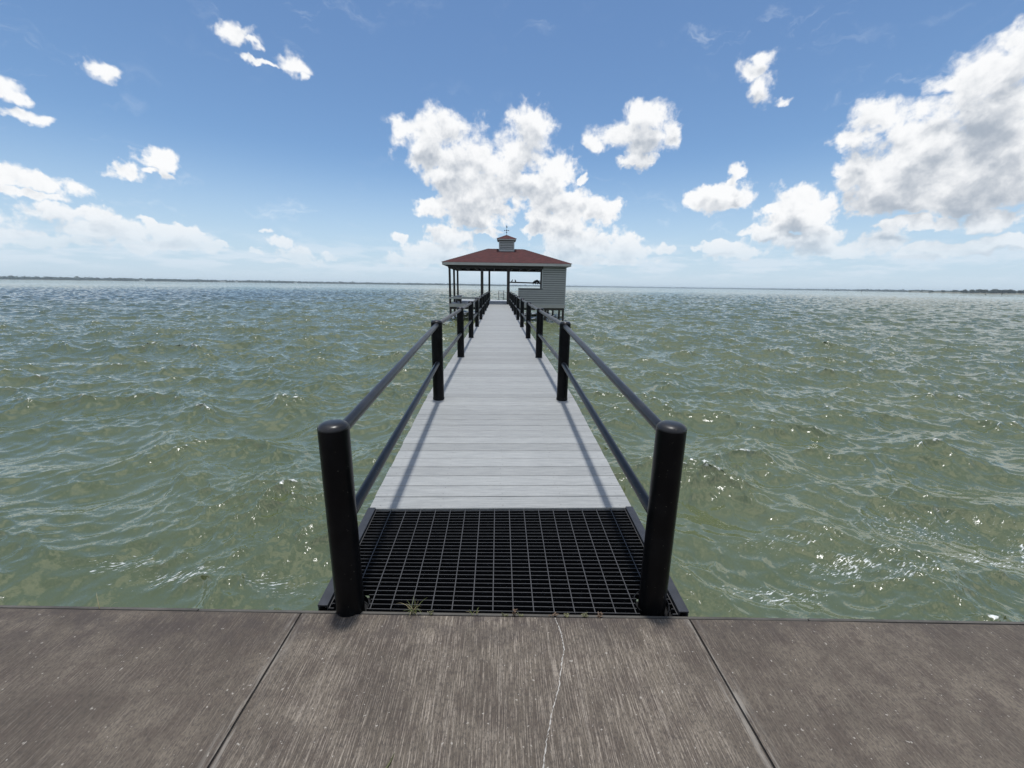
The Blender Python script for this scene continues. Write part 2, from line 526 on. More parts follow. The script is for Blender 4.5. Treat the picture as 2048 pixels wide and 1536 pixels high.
M_sidetrim = mat_plain('siding_trim', (0.36, 0.385, 0.395), 0.6, 0.07, 2.5)
M_darkwood = mat_plain('dark_stained_wood', (0.020, 0.016, 0.015), 0.65, 0.35, 6.0, 0.0, 0.2)
M_soffit = mat_plain('soffit_boards', (0.030, 0.026, 0.024), 0.8, 0.2, 4.0)
M_pile = mat_plain('wet_piling', (0.030, 0.026, 0.021), 0.55, 0.35, 5.0, 0.0, 0.3)
M_oldpile = mat_plain('weathered_piling', (0.12, 0.085, 0.055), 0.75, 0.3, 5.0, 0.0, 0.3)
M_floor = mat_plain('pavilion_floor', (0.40, 0.42, 0.44), 0.65, 0.15, 4.0)
M_bench = mat_plain('bench_boards', (0.34, 0.36, 0.36), 0.65, 0.12, 5.0)
M_galv = mat_plain('galvanised_pipe', (0.075, 0.085, 0.095), 0.45, 0.15, 9.0, 0.4)
M_vane = mat_plain('weathered_copper', (0.045, 0.055, 0.06), 0.5, 0.2, 9.0)
M_bird = mat_plain('bird_feathers', (0.022, 0.020, 0.022), 0.6, 0.25, 20.0)
M_grass = mat_plain('grass_blade', (0.135, 0.165, 0.050), 0.6, 0.35, 30.0)
M_dry = mat_plain('dry_blade', (0.26, 0.22, 0.12), 0.7, 0.3, 30.0)
M_weed = mat_plain('weed_leaf', (0.105, 0.105, 0.045), 0.6, 0.35, 40.0)
M_redweed = mat_plain('red_weed_leaf', (0.125, 0.080, 0.048), 0.6, 0.35, 40.0)
M_woods = mat_plain('far_foliage', (0.028, 0.050, 0.036), 0.9, 0.5, 0.06)
M_tree = mat_plain('tree_foliage', (0.030, 0.044, 0.022), 0.9, 0.5, 0.3)
M_trunk = mat_plain('tree_bark', (0.07, 0.055, 0.045), 0.9, 0.3, 1.0)
M_land = mat_plain('shore_bank', (0.16, 0.15, 0.10), 0.95, 0.3, 0.02)
M_white = mat_plain('white_house_paint', (0.70, 0.70, 0.67), 0.7, 0.1, 0.2)
M_hroof = mat_plain('house_roof', (0.13, 0.12, 0.115), 0.85, 0.15, 0.3)

# ------------------------------------------------------------------ lake water
WATER_Z = -1.20


def spectrum_tile(n, L, kp, lo, hi, wdir, spread, rms_h, seed, expo=3.6):
    rng = np.random.default_rng(seed)
    k1 = 2 * np.pi * np.fft.fftfreq(n, L / n)
    kx, ky = np.meshgrid(k1, k1, indexing='xy')
    k = np.hypot(kx, ky)
    k[0, 0] = 1e-6
    ct = (kx * wdir[0] + ky * wdir[1]) / k
    S = np.exp(-1.25 * (kp / k) ** 2) / k ** expo
    D = spread + (1 - spread) * np.where(ct > 0, ct, 0) ** 2.5
    S = S * D * ((k > 2 * np.pi / hi) & (k < 2 * np.pi / lo))
    a = (rng.normal(size=(n, n)) + 1j * rng.normal(size=(n, n))) * np.sqrt(S)
    a[0, 0] = 0
    h = np.fft.ifft2(a)
    nrm = rms_h / np.std(h.real)
    a = a * nrm
    h = np.fft.ifft2(a).real
    dxx = np.fft.ifft2(-1j * kx / k * a).real
    dyy = np.fft.ifft2(-1j * ky / k * a).real
    jx = np.fft.ifft2(kx * kx / k * a).real
    jy = np.fft.ifft2(ky * ky / k * a).real
    sl = np.sqrt(np.mean(np.fft.ifft2(1j * kx * a).real ** 2 + np.fft.ifft2(1j * ky * a).real ** 2))
    return dict(n=n, L=L, h=h, dx=dxx, dy=dyy, j=jx + jy, slope=sl)


def sample(tile, key, x, y):
    n, L = tile['n'], tile['L']
    u = (x / L * n) % n
    v = (y / L * n) % n
    i = np.floor(u).astype(np.int32)
    j = np.floor(v).astype(np.int32)
    fu = (u - i)
    fv = (v - j)
    i %= n
    j %= n
    i1 = (i + 1) % n
    j1 = (j + 1) % n
    g = tile[key]
    return (g[j, i] * (1 - fu) + g[j, i1] * fu) * (1 - fv) + (g[j1, i] * (1 - fu) + g[j1, i1] * fu) * fv


wind = np.array([-0.18, -1.0])
wind /= np.linalg.norm(wind)
T1 = spectrum_tile(1024, 83.0, 2 * math.pi / 3.2, 0.9, 12.0, wind, 0.10, 0.071, 3)
T2 = spectrum_tile(1024, 21.0, 2 * math.pi / 1.3, 0.16, 0.95, wind, 0.28, 0.0180, 5, 2.75)
T3 = spectrum_tile(1024, 5.3, 2 * math.pi / 0.2, 0.030, 0.17, wind, 0.40, 0.0030, 9, 3.4)
print('slopes', T1['slope'], T2['slope'], T3['slope'])


def make_water():
    az0, az1, na = -78.0, 78.0, 1500
    th = np.radians(np.linspace(az0, az1, na))
    rr = [2.6]
    while rr[-1] < 420:
        r_ = rr[-1]
        rr.append(r_ + max(0.012, 0.0040 * r_))
    while rr[-1] < 12500:
        rr.append(rr[-1] * 1.06)
    rr = np.array(rr)
    nr = len(rr)
    RR, TH = np.meshgrid(rr, th, indexing='ij')
    X = RR * np.sin(TH)
    Y = RR * np.cos(TH) - 0.6
    sp = np.maximum(RR * np.radians((az1 - az0) / na), 0.0040 * RR)
    Z = np.zeros_like(X)
    DX = np.zeros_like(X)
    DY = np.zeros_like(X)
    J = np.zeros_like(X)
    near = RR < 450
    # gusts: wave height changes slowly over the lake
    for T, ch, f0, f1 in ((T1, 0.95, 140.0, 420.0), (T2, 0.85, 26.0, 90.0), (T3, 0.7, 6.0, 17.0)):
        fade = np.clip((f1 - RR) / (f1 - f0), 0, 1)
        m = fade > 0
        ca, sa = math.cos(0.0), math.sin(0.0)
        x, y = X[m], Y[m]
        g = 1.0
        if T is T2:
            gust = np.clip(sample(T1, 'h', x * 0.055 + 11, y * 0.09 + 5) / 0.11, -1, 1)
            g = np.clip(0.95 + 0.30 * gust + 2.2 * sample(T1, 'h', x, y + 0.25), 0.35, 1.6)
        if T is T3:
            g = np.clip(0.72 + 4.5 * sample(T1, 'h', x, y + 0.35) + 7.0 * sample(T2, 'h', x, y + 0.06), 0.2, 1.8)
        Z[m] += sample(T, 'h', x, y) * fade[m] * g
        DX[m] += sample(T, 'dx', x, y) * fade[m] * ch * g
        DY[m] += sample(T, 'dy', x, y) * fade[m] * ch * g
        if T is not T3:
            J[m] += sample(T, 'j', x, y) * fade[m] * g
    X2 = X - DX
    Y2 = Y - DY
    co = np.stack([X2, Y2, Z + WATER_Z], axis=-1).reshape(-1, 3).astype(np.float32)
    # foam: folding crests, plus froth drifting close to the seawall
    crest = np.clip((J - 0.62) / 0.5, 0, 1)
    patch = np.zeros_like(X)
    for (cx, cy, sx, sy, a) in ((2.45, 3.02, 0.6, 0.16, 0.80), (3.3, 3.30, 0.6, 0.22, 0.80), (4.1, 3.5, 0.7, 0.20, 0.76), (5.0, 3.45, 0.8, 0.24, 0.84), (3.75, 3.08, 0.8, 0.16, 0.80), (4.8, 3.95, 1.2, 0.34, 0.70), (2.9, 3.7, 0.8, 0.25, 0.62),
                                (-2.9, 3.2, 0.6, 0.12, 0.80), (-3.5, 3.4, 0.6, 0.14, 0.72), (-2.0, 3.15, 0.5, 0.2, 0.66), (-4.3, 3.5, 0.8, 0.2, 0.36), (1.9, 2.9, 0.4, 0.2, 0.45), (5.9, 3.6, 0.8, 0.3, 0.8)):
        patch = np.maximum(patch, a * np.exp(-(((X - cx) / sx) ** 2 + ((Y - cy) / sy) ** 2) / 1.4))
    nv = nr * na
    me = bpy.data.meshes.new('lake_water')
    me.vertices.add(nv)
    me.vertices.foreach_set('co', co.ravel())
    i = np.arange(nr - 1)[:, None] * na + np.arange(na - 1)[None, :]
    q = np.stack([i, i + na, i + na + 1, i + 1], axis=-1).reshape(-1, 4)[:, ::-1].astype(np.int32)
    nf = len(q)
    me.loops.add(nf * 4)
    me.loops.foreach_set('vertex_index', q.ravel())
    me.polygons.add(nf)
    me.polygons.foreach_set('loop_start', np.arange(nf, dtype=np.int32) * 4)
    me.polygons.foreach_set('use_smooth', np.ones(nf, dtype=bool))
    for nm, arr in (('crest', crest), ('froth', patch)):
        at = me.attributes.new(nm, 'FLOAT', 'POINT')
        at.data.foreach_set('value', arr.ravel().astype(np.float32))
    me.update(calc_edges=True)
    m, N, p = new_mat('turbid_lake_water')
    pos = obj_coord(N)
    px, py, pz = N.xyz(pos)
    big = N.noise(N.v('MULTIPLY', pos, (0.02, 0.05, 0.0)), 1.0, 3.0, 0.5)
    mid = N.noise(N.v('MULTIPLY', pos, (0.35, 0.5, 0.3)), 1.0, 4.0, 0.6)
    silt = N.m('MULTIPLY_ADD', mid, 0.45, N.m('MULTIPLY', big, 0.6))
    c = N.mix(N.ramp(silt, 0.35, 0.7), (0.086, 0.107, 0.046, 1), (0.124, 0.143, 0.068, 1))
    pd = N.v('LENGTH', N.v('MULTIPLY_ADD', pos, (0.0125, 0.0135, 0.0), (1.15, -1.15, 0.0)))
    clear = N.m('MULTIPLY', N.ramp(N.m('ADD', pd, N.m('MULTIPLY', N.m('SUBTRACT', big, 0.5), 0.9)), 1.15, 0.45), 0.75)  # cloud-shadow mask; the shade is painted into the water colour as dark blue-green
    c = N.mix(clear, c, (0.045, 0.066, 0.062, 1))  # cloud shadow painted into the water colour
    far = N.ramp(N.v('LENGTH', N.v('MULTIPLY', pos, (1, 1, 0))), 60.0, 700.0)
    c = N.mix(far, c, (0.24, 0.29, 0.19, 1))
    ca = N.n('ShaderNodeAttribute', attribute_name='crest').outputs['Fac']
    fa = N.n('ShaderNodeAttribute', attribute_name='froth').outputs['Fac']
    cells = N.noise(N.v('MULTIPLY', pos, (7.0, 13.0, 1.0)), 1.0, 5.0, 0.7, 0.8)
    bub = N.noise(N.comb(N.m('ADD', N.m('MULTIPLY', px, 11.0), N.m('MULTIPLY', py, 9.0)), N.m('SUBTRACT', N.m('MULTIPLY', py, 40.0), N.m('MULTIPLY', px, 16.0)), 0.0), 1.0, 4.0, 0.66, 0.5)
    # froth drawn out in thin broken strings
    rot = N.comb(N.m('ADD', N.m('MULTIPLY', px, 3.2), N.m('MULTIPLY', py, 4.0)), N.m('SUBTRACT', N.m('MULTIPLY', py, 17.0), N.m('MULTIPLY', px, 6.5)), 0.0)
    ridge = N.m('SUBTRACT', 1.0, N.m('MULTIPLY', N.m('ABSOLUTE', N.m('SUBTRACT', N.noise(rot, 1.0, 4.0, 0.6, 1.2), 0.5)), 9.0), None, True)
    f1 = N.m('ADD', N.m('MULTIPLY', ridge, 0.16), N.m('ADD', N.m('MULTIPLY', fa, 0.38), N.m('MULTIPLY', bub, 0.95)))
    f1 = N.m('MULTIPLY', N.ramp(f1, 0.875, 1.03), N.ramp(fa, 0.05, 0.35))
    f2 = N.m('MULTIPLY', N.ramp(N.m('ADD', N.m('MULTIPLY', ca, 0.35), N.m('MULTIPLY', cells, 0.75)), 0.62, 0.78), N.ramp(ca, 0.05, 0.5))
    foam = N.m('MAXIMUM', f1, f2)
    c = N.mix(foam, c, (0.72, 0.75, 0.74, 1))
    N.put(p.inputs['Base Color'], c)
    N.put(p.inputs['Roughness'], N.fmix(foam, 0.06, 0.6))
    p.inputs['IOR'].default_value = 1.8
    # ripples too small or too far for the mesh
    d = N.v('LENGTH', N.v('MULTIPLY', pos, (1, 1, 0)))
    nr_ = N.noise(N.v('MULTIPLY', pos, (1.3, 2.2, 0.0)), 1.0, 3.0, 0.62, 0.0, True)
    nf_ = N.noise(N.v('MULTIPLY', pos, (0.16, 0.30, 0.0)), 1.0, 4.0, 0.6, 0.0, True)
    nn = N.noise(N.v('MULTIPLY', pos, (42.0, 58.0, 8.0)), 1.0, 3.0, 0.6, 0.0, True)

    def sv(v, s):
        x = N.n('ShaderNodeVectorMath', operation='SCALE')
        N.put(x.inputs[0], N.v('MULTIPLY', N.v('SUBTRACT', v, (0.5, 0.5, 0.5)), (1, 1, 0)))
        N.put(x.inputs['Scale'], s)
        return x.outputs[0]
    g = N.n('ShaderNodeNewGeometry')
    tot = N.v('ADD', sv(nr_, N.ramp(d, 8.0, 110.0, 0.15, 1.1)), N.v('ADD', sv(nf_, N.ramp(d, 120.0, 420.0, 0.0, 0.75)), sv(nn, N.ramp(d, 3.0, 40.0, 0.30, 1.2))))
    nrm = N.v('NORMALIZE', N.v('ADD', g.outputs['Normal'], tot))
    N.put(p.inputs['Normal'], nrm)
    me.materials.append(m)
    o = bpy.data.objects.new('lake_water', me)
    C.objects.link(o)
    tag(o, 'choppy green grey lake water reaching to the horizon', 'water', None, 'structure')
    return o


make_water()

# ------------------------------------------------------------------ promenade and seawall
PZ = -0.2105
YE = lambda x: 1.655 - 0.0375 * x


def slab(mb, x0, x1, yb):
    nx = max(2, int((x1 - x0) / 0.25))
    xs = [x0 + (x1 - x0) * i / nx for i in range(nx + 1)]
    vs, fs = [], []
    for x in xs:
        j = random.uniform(-0.0022, 0.0022)
        vs += [(x, yb, PZ), (x, YE(x) + j - 0.010, PZ), (x, YE(x) + j, PZ - 0.008), (x, YE(x) + j, PZ - 0.22), (x, yb, PZ - 0.22)]
    for i in range(nx):
        a, b = i * 5, i * 5 + 5
        for k in range(5):
            k2 = (k + 1) % 5
            fs.append((a + k, b + k, b + k2, a + k2))
    fs.append((0, 1, 2, 3, 4))
    fs.append(tuple(nx * 5 + k for k in (4, 3, 2, 1, 0)))
    mb.add(vs, fs)


mb = MB()
JL, JR = -0.982, 0.905
slab(mb, -45.0, JL - 0.0045, -14.0)
slab(mb, JL + 0.0045, JR - 0.0045, -14.0)
slab(mb, JR + 0.0045, 45.0, -14.0)
prom = mb.build('promenade', [M_conc])
tag(prom, 'weathered brown grey broom finished concrete promenade', 'pavement', None, 'structure')
mb = MB()
for jx in (JL, JR):
    mb.box(jx - 0.0043, jx + 0.0043, -14.0, YE(jx) - 0.004, PZ - 0.1, PZ - 0.007)
o = mb.build('slab_joint', [M_groove], prom)
# pale meandering crack in the middle slab
mb = MB()
pts = []
ck = [(1.632, 0.252), (1.55, 0.268), (1.46, 0.268), (1.38, 0.245), (1.28, 0.218), (1.18, 0.178), (1.10, 0.150), (1.0, 0.124), (0.85, 0.10), (0.6, 0.06), (0.2, 0.03)]
for i in range(len(ck) - 1):
    (y0, x0), (y1, x1) = ck[i], ck[i + 1]
    for k in range(14):
        t = k / 14
        pts.append((x0 + (x1 - x0) * t + random.uniform(-0.0022, 0.0022), y0 + (y1 - y0) * t))
vs, fs = [], []
for (x, y) in pts:
    w = random.choice((0.0004, 0.0012, 0.0018, 0.0025, 0.003))
    vs += [(x - w, y, PZ + 0.0015), (x + w, y, PZ + 0.0015)]
for i in range(len(pts) - 1):
    fs.append((2 * i, 2 * i + 1, 2 * i + 3, 2 * i + 2))
mb.add(vs, fs)
mb.build('crack_line', [M_crack], prom)

mb = MB()
fn = lambda x, y, z: (x, y - 0.0375 * x, z)
segs = np.linspace(-45, 45, 61)
for a, b in zip(segs[:-1], segs[1:]):
    mb.box(a, b - 0.004, 1.6630, 1.6780, -3.6, PZ - 0.010 + random.uniform(-0.001, 0.001), 0, fn)
sw = mb.build('seawall', [M_wallconc], None, 0.003)
tag(sw, 'thin grey concrete seawall lip running along the promenade edge', 'seawall')

# ------------------------------------------------------------------ entry grating
TAN = math.tan(R(3.6784))
YK = 4.9346
rz = lambda y: -(YK - y) * TAN if y < YK else 0.0
gr = thing('entry_grating', 'black steel grating between the concrete promenade and the grey deck boards', 'grating', (0, 2.1, rz(2.1)))
G0, G1 = 1.674, 2.535
P0Y, PX, PR = 1.72, 0.758, 0.066


def gfn(x, y, z):
    yy = y - 0.0375 * x * max(0.0, (G1 - y) / (G1 - G0))
    return (x, yy, rz(yy) + z)


mb = MB()
nb = 29
for i in range(nb):
    y = G0 + 0.012 + (G1 - G0 - 0.03) * i / (nb - 1)
    dyy = abs(y - 0.0 - P0Y)
    hole = PR + 0.022
    cuts = [(-0.862, 0.862)]
    segs_ = []
    if dyy < hole:
        hw = math.sqrt(hole * hole - dyy * dyy)
        segs_ = [(-0.862, -PX - hw), (-PX + hw, PX - hw), (PX + hw, 0.862)]
    else:
        segs_ = [(-0.862, 0.862)]
    for a, b in segs_:
        if b - a > 0.01:
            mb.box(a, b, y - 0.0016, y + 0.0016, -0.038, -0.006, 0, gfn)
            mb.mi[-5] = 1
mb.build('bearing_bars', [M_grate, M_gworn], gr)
mb = MB()
for i in range(18):
    x = -0.862 + 0.1014 * i
    y0 = G0 + 0.008
    if abs(abs(x) - PX) < PR + 0.015:
        y0 = P0Y + PR + 0.03
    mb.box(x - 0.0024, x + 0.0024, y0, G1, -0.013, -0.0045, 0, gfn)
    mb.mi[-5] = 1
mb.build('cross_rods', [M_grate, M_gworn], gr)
for s in (-1, 1):
    mb = MB()
    x0, x1 = (s * 0.868, s * 0.918) if s > 0 else (-0.918, -0.868)
    mb.box(x0, x1, G0 + 0.01, G1, 0.004, 0.012, 0, gfn)
    xe = 0.9105 * s
    mb.box(min(xe, xe + s * 0.007), max(xe, xe + s * 0.007), G0 + 0.012, G1, -0.14, 0.0035, 0, gfn)
    xi = 0.8685 * s
    mb.box(min(xi, xi + s * 0.005), max(xi, xi + s * 0.005), G0 + 0.012, G1, -0.05, 0.0035, 0, gfn)
    mb.build('side_angle', [M_steel], gr, 0.0012)
for s in (-1, 1):
    mb = MB()
    a0 = []
    for k in range(25):
        t = 2 * math.pi * k / 24
        a0.append((s * PX + (PR + 0.020) * math.cos(t), P0Y + (PR + 0.020) * math.sin(t)))
    for k in range(24):
        (xa, ya), (xb, yb_) = a0[k], a0[k + 1]
        if min(ya, yb_) < G0 + 0.012 - 0.0375 * xa:
            continue
        mb.add([(xa, ya, rz(ya) - 0.04), (xb, yb_, rz(yb_) - 0.04), (xb, yb_, rz(yb_) - 0.004), (xa, ya, rz(ya) - 0.004),
                (xa * 1.0 + 0.003 * math.cos(k), ya + 0.003, rz(ya) - 0.04), (xb + 0.003 * math.cos(k), yb_ + 0.003, rz(yb_) - 0.04), (xb + 0.003 * math.cos(k), yb_ + 0.003, rz(yb_) - 0.004), (xa + 0.003 * math.cos(k), ya + 0.003, rz(ya) - 0.004)],
               [(0, 1, 2, 3), (4, 7, 6, 5), (3, 2, 6, 7)])
    mb.build('post_collar', [M_grate], gr)
mb = MB()
for x in (-0.6, 0.0, 0.6):
    mb.box(x - 0.05, x + 0.05, 1.72, G1 + 0.3, -0.22, -0.045, 0, lambda x, y, z: (x, y, rz(y) + z))
mb.box(-0.9, 0.9, 1.705, 1.80, -0.30, -0.048, 0, gfn)  # added under the edge to block lit water and keep the gaps dark
mb.build('support_beam_and_blocker', [M_grate], gr)

# ------------------------------------------------------------------ walkway
wk = thing('walkway', 'long pale grey board walkway with black piles leading to the pavilion', 'walkway', (0, 2.6, -0.15))
mb = MB()
PITCH = 0.1462
Y_END = 31.0
y = 2.5428
row = 0
deck_rows = []
while y < Y_END - 0.02:
    y1 = min(y + PITCH - 0.006, Y_END - 0.006)
    e0 = random.uniform(-0.003, 0.003)
    e1 = random.uniform(-0.003, 0.003)
    dz = random.uniform(-0.0010, 0.0010)
    hw = 0.915
    b = 0.0035
    prof = [(y, -0.026), (y1, -0.026), (y1, -b), (y1 - b, 0.0), (y + b, 0.0), (y, -b)]
    vs = []
    for xx in (-hw + e0, hw + e1):
        for (yy, zz) in prof:
            vs.append((xx, yy, rz(yy) + zz + dz))
    n = len(prof)
    fs = [(k, k + n, (k + 1) % n + n, (k + 1) % n) for k in range(n)]
    fs.append(tuple(range(n)))
    fs.append(tuple(n + k for k in reversed(range(n))))
    mb.add(vs, fs)
    deck_rows.append((y, y1, dz))
    y += PITCH
    row += 1
mb.build('deck_boards', [M_deck], wk)
mb = MB()
for (ya, yb_, dz) in deck_rows[:70]:
    for xs_ in (-0.84, -0.43, 0.0, 0.42, 0.85):
        for yy in (ya + 0.03, yb_ - 0.03):
            x = xs_ + random.uniform(-0.012, 0.012)
            yq = yy + random.uniform(-0.006, 0.006)
            z = rz(yq) + dz + 0.0008
            rr_ = 0.0032
            mb.add([(x + rr_ * math.cos(t), yq + rr_ * math.sin(t), z) for t in np.linspace(0, 2 * math.pi, 7)[:-1]], [(0, 1, 2, 3, 4, 5)])
tag(mb.build('screw_heads', [M_screw], wk), None, None, None, 'stuff')
for s in (-1, 1):
    mb = MB()
    xx = 0.80 * s
    for (a, b) in ((2.56, YK), (YK, Y_END - 0.02)):
        mb.box(xx - 0.03, xx + 0.03, a, b - 0.002, -0.26, -0.028, 0, lambda x, y, z: (x, y, rz(y) + z))
    mb.build('stringer', [M_pile], wk)
mb = MB()
mb.box(-0.9, 0.9, 2.548, 2.575, rz(2.55) - 0.2, rz(2.55) - 0.03)
mb.build('end_joist', [M_pile], wk)
POST_Y = [P0Y] + [4.8091 + 2.9853 * k for k in range(9)]
pile_me = None
for k, yy in enumerate(POST_Y[1:]):
    mb = MB()
    mb.box(-0.92, 0.92, yy - 0.09, yy + 0.09, -0.46, -0.265)
    mb.build('cross_beam', [M_pile], wk)
    for s in (-1, 1):
        mb = MB()
        mb.tube((s * 0.62, yy, -4.0), (s * 0.62, yy, -0.47), 0.11, 14)
        mb.build('pile', [M_pile], wk)

# ------------------------------------------------------------------ railings
PH = 0.952


def make_railing(s, label):
    rt = thing('railing', label, 'railing', (s * PX, 4.8, 0.0), 'black pipe railings along the walkway')
    first = None
    for k, yy in enumerate(POST_Y):
        zb = rz(yy) if k == 0 else 0.0
        base = -0.75 if k == 0 else -0.26
        top = 0.760 if k == 0 else PH
        mb = MB()
        mb.lathe([(PR, base), (PR, top - 0.031)], s * PX, yy, 40)
        if k:
            mb.lathe([(PR + 0.004, 0.001), (PR + 0.004, 0.012), (PR, 0.016)], s * PX, yy, 40)
        po = mb.build('post', [M_black], rt)
        mb = MB()
        prof = [(PR - 0.002, top - 0.034), (PR + 0.0006, top - 0.030)]
        for q in range(1, 9):
            t = q / 8 * math.pi / 2
            prof.append(((PR + 0.0006) * max(0.02, math.cos(t)) ** 0.62, top - 0.030 + 0.030 * math.sin(t)))
        mb.lathe(prof, s * PX, yy, 40)
        mb.build('post_cap', [M_black_lit], po)
    for k in range(len(POST_Y)):
        y0 = POST_Y[k]
        y1 = POST_Y[k + 1] if k + 1 < len(POST_Y) else 31.15
        for nm, z0a, z1a in (('upper_rail', 0.690 if k == 0 else 0.897, 0.897), ('lower_rail', 0.245 if k == 0 else 0.447, 0.447)):
            mb = MB()
            d = Vector((0, y1 - y0, z1a - z0a)).normalized() * (PR - 0.012)
            a = Vector((s * 0.752, y0, z0a)) + d
            b = Vector((s * 0.752, y1, z1a)) - d
            mb.tube(a, b, 0.0275, 24)
            # weld bead where the rail meets the posts
            for q, sg in ((a, 1), (b, -1)):
                dd = d.normalized() * sg
                mb.tube(q + dd * 0.010, q + dd * 0.020, 0.0315, 20, 0.0277)
            mb.build(nm, [M_black_lit], rt)
    return rt


make_railing(-1, 'black pipe railing along the left side of the walkway, toward the open benches')
make_railing(1, 'black pipe railing along the right side of the walkway, toward the sided wall')

# ------------------------------------------------------------------ pavilion
FX0, FX1 = -3.78, 4.985
FY0, FY1, FYB = 30.99, 37.12, 40.35
pv = thing('pavilion', 'open grey boathouse pavilion with red hip roof and cupola at the walkway end', 'pavilion', (0.6, 34.0, 0.0))
mb = MB()
mb.box(FX0 + 0.03, 0.95, FY0 + 0.03, FYB, -0.12, -0.0025)
mb.box(0.955, FX1 - 0.03, FY0 + 0.03, FY0 + 1.0, -0.12, -0.0025)
mb.box(0.955, FX1 - 0.03, FY1 - 0.3, FYB, -0.12, -0.0025)
mb.build('floor', [M_floor], pv)
mb = MB()
mb.box(FX0, FX1, FY0, FY0 + 0.028, -0.245, -0.006)
mb.box(FX0, FX0 + 0.028, FY0 + 0.03, FYB, -0.245, -0.006)
mb.box(FX1 - 0.028, FX1, FY0 + 0.03, FYB, -0.245, -0.006)
mb.build('floor_fascia', [M_fascia], pv)
# posts
for (x, yy, w) in ((-3.66, 31.10, .15), (-3.66, 34.1, .15), (-3.66, 37.05, .15), (-1.277, 31.1, .205), (0.667, 31.1, .205), (-0.87, 37.05, .165), (0.86, 37.05, .165), (3.78, 37.05, .19), (4.85, 37.05, .15)):
    mb = MB()
    mb.box(x - w / 2, x + w / 2, yy - w / 2, yy + w / 2, 0.0, 2.56)
    mb.build('roof_post', [M_darkwood], pv, 0.008)
# piles beneath
for (x, yy, r_, m_) in ((-3.66, 31.15, .085, M_pile), (-3.66, 34.1, .085, M_pile), (-3.66, 37.05, .085, M_pile), (-3.66, 40.1, .085, M_pile), (-1.28, 31.4, .1, M_pile), (-1.28, 34.4, .1, M_pile),
                        (4.87, 31.15, .085, M_pile), (4.87, 33.2, .085, M_pile), (4.87, 37.05, .085, M_pile), (3.55, 31.5, .085, M_pile), (3.9, 34.2, .085, M_oldpile), (3.55, 34.6, .085, M_oldpile), (2.2, 31.5, .1, M_pile), (0.7, 31.4, .1, M_pile), (4.3, 36.0, .085, M_pile)):
    mb = MB()
    mb.tube((x, yy, -4.0), (x, yy, -0.255), r_, 14)
    mb.build('piling', [m_], pv)
mb = MB()
mb.box(FX0 + 0.04, FX1 - 0.04, FY0 + 0.14, FY0 + 0.30, -0.42, -0.125)
mb.box(2.9, FX1 - 0.04, 34.1, 34.28, -0.42, -0.25)
mb.build('floor_joists', [M_pile], pv)
# header beams
mb = MB()
for (x0, x1, y0, y1) in ((-3.76, 4.96, 31.0, 31.2), (-3.76, 4.96, 36.95, 37.15), (-3.76, -3.56, 31.202, 36.948), (4.76, 4.96, 31.202, 36.948)):
    mb.box(x0, x1, y0, y1, 2.562, 2.80)
for k in range(12):
    x = -3.3 + 0.72 * k
    mb.box(x - 0.03, x + 0.03, 31.204, 36.946, 2.60, 2.78)
mb.build('header_beam', [M_darkwood], pv)
# roof
EX0, EX1, EY0, EY1, EZ = -4.12, 5.235, 30.5, 37.62, 2.955
RX0, RX1, RY, RZ = -0.93, 1.955, 34.06, 4.185
mb = MB()


def roof_face(mb, pts, courses, thick=0.012):
    # overlapping courses of shingles from eave to ridge: pts = eave a, eave b, ridge b, ridge a
    a, b, c_, d_ = [Vector(p) for p in pts]
    nrm = (b - a).cross(d_ - a).normalized()
    if nrm.z < 0:
        nrm = -nrm
    for i in range(courses):
        t0, t1 = i / courses, min(1.0, (i + 1.12) / courses)
        p = [a.lerp(d_, t0) + nrm * thick, b.lerp(c_, t0) + nrm * thick, b.lerp(c_, t1) + nrm * 0.003, a.lerp(d_, t1) + nrm * 0.003]
        lo = [a.lerp(d_, t0), b.lerp(c_, t0)]
        mb.add([lo[0], lo[1]] + p, [(2, 3, 4, 5), (0, 1, 3, 2)])


E = [(EX0, EY0, EZ), (EX1, EY0, EZ), (EX1, EY1, EZ), (EX0, EY1, EZ)]
RA, RB = (RX0, RY, RZ), (RX1, RY, RZ)
roof_face(mb, (E[0], E[1], RB, RA), 26)
roof_face(mb, (E[2], E[3], RA, RB), 26)
roof_face(mb, (E[3], E[0], RA, RA), 24)
roof_face(mb, (E[1], E[2], RB, RB), 24)
roof = mb.build('roof', [M_shingle], pv)
mb = MB()


def cap_strip(mb, a, b, w=0.13, lift=0.02, drop=0.035):
    a, b = Vector(a), Vector(b)
    d = (b - a).normalized()
    s = d.cross(Vector((0, 0, 1))).normalized()
    up = s.cross(d).normalized()
    n = max(2, int((b - a).length / 0.22))
    for i in range(n):
        p = a.lerp(b, i / n)
        q = a.lerp(b, min(1.0, (i + 1.15) / n))
        mb.add([p - s * w - up * drop + up * 0.012, p + up * (lift + 0.012), p + s * w - up * drop + up * 0.012, q - s * w - up * drop, q + up * lift, q + s * w - up * drop],
               [(0, 1, 4, 3), (1, 2, 5, 4)])


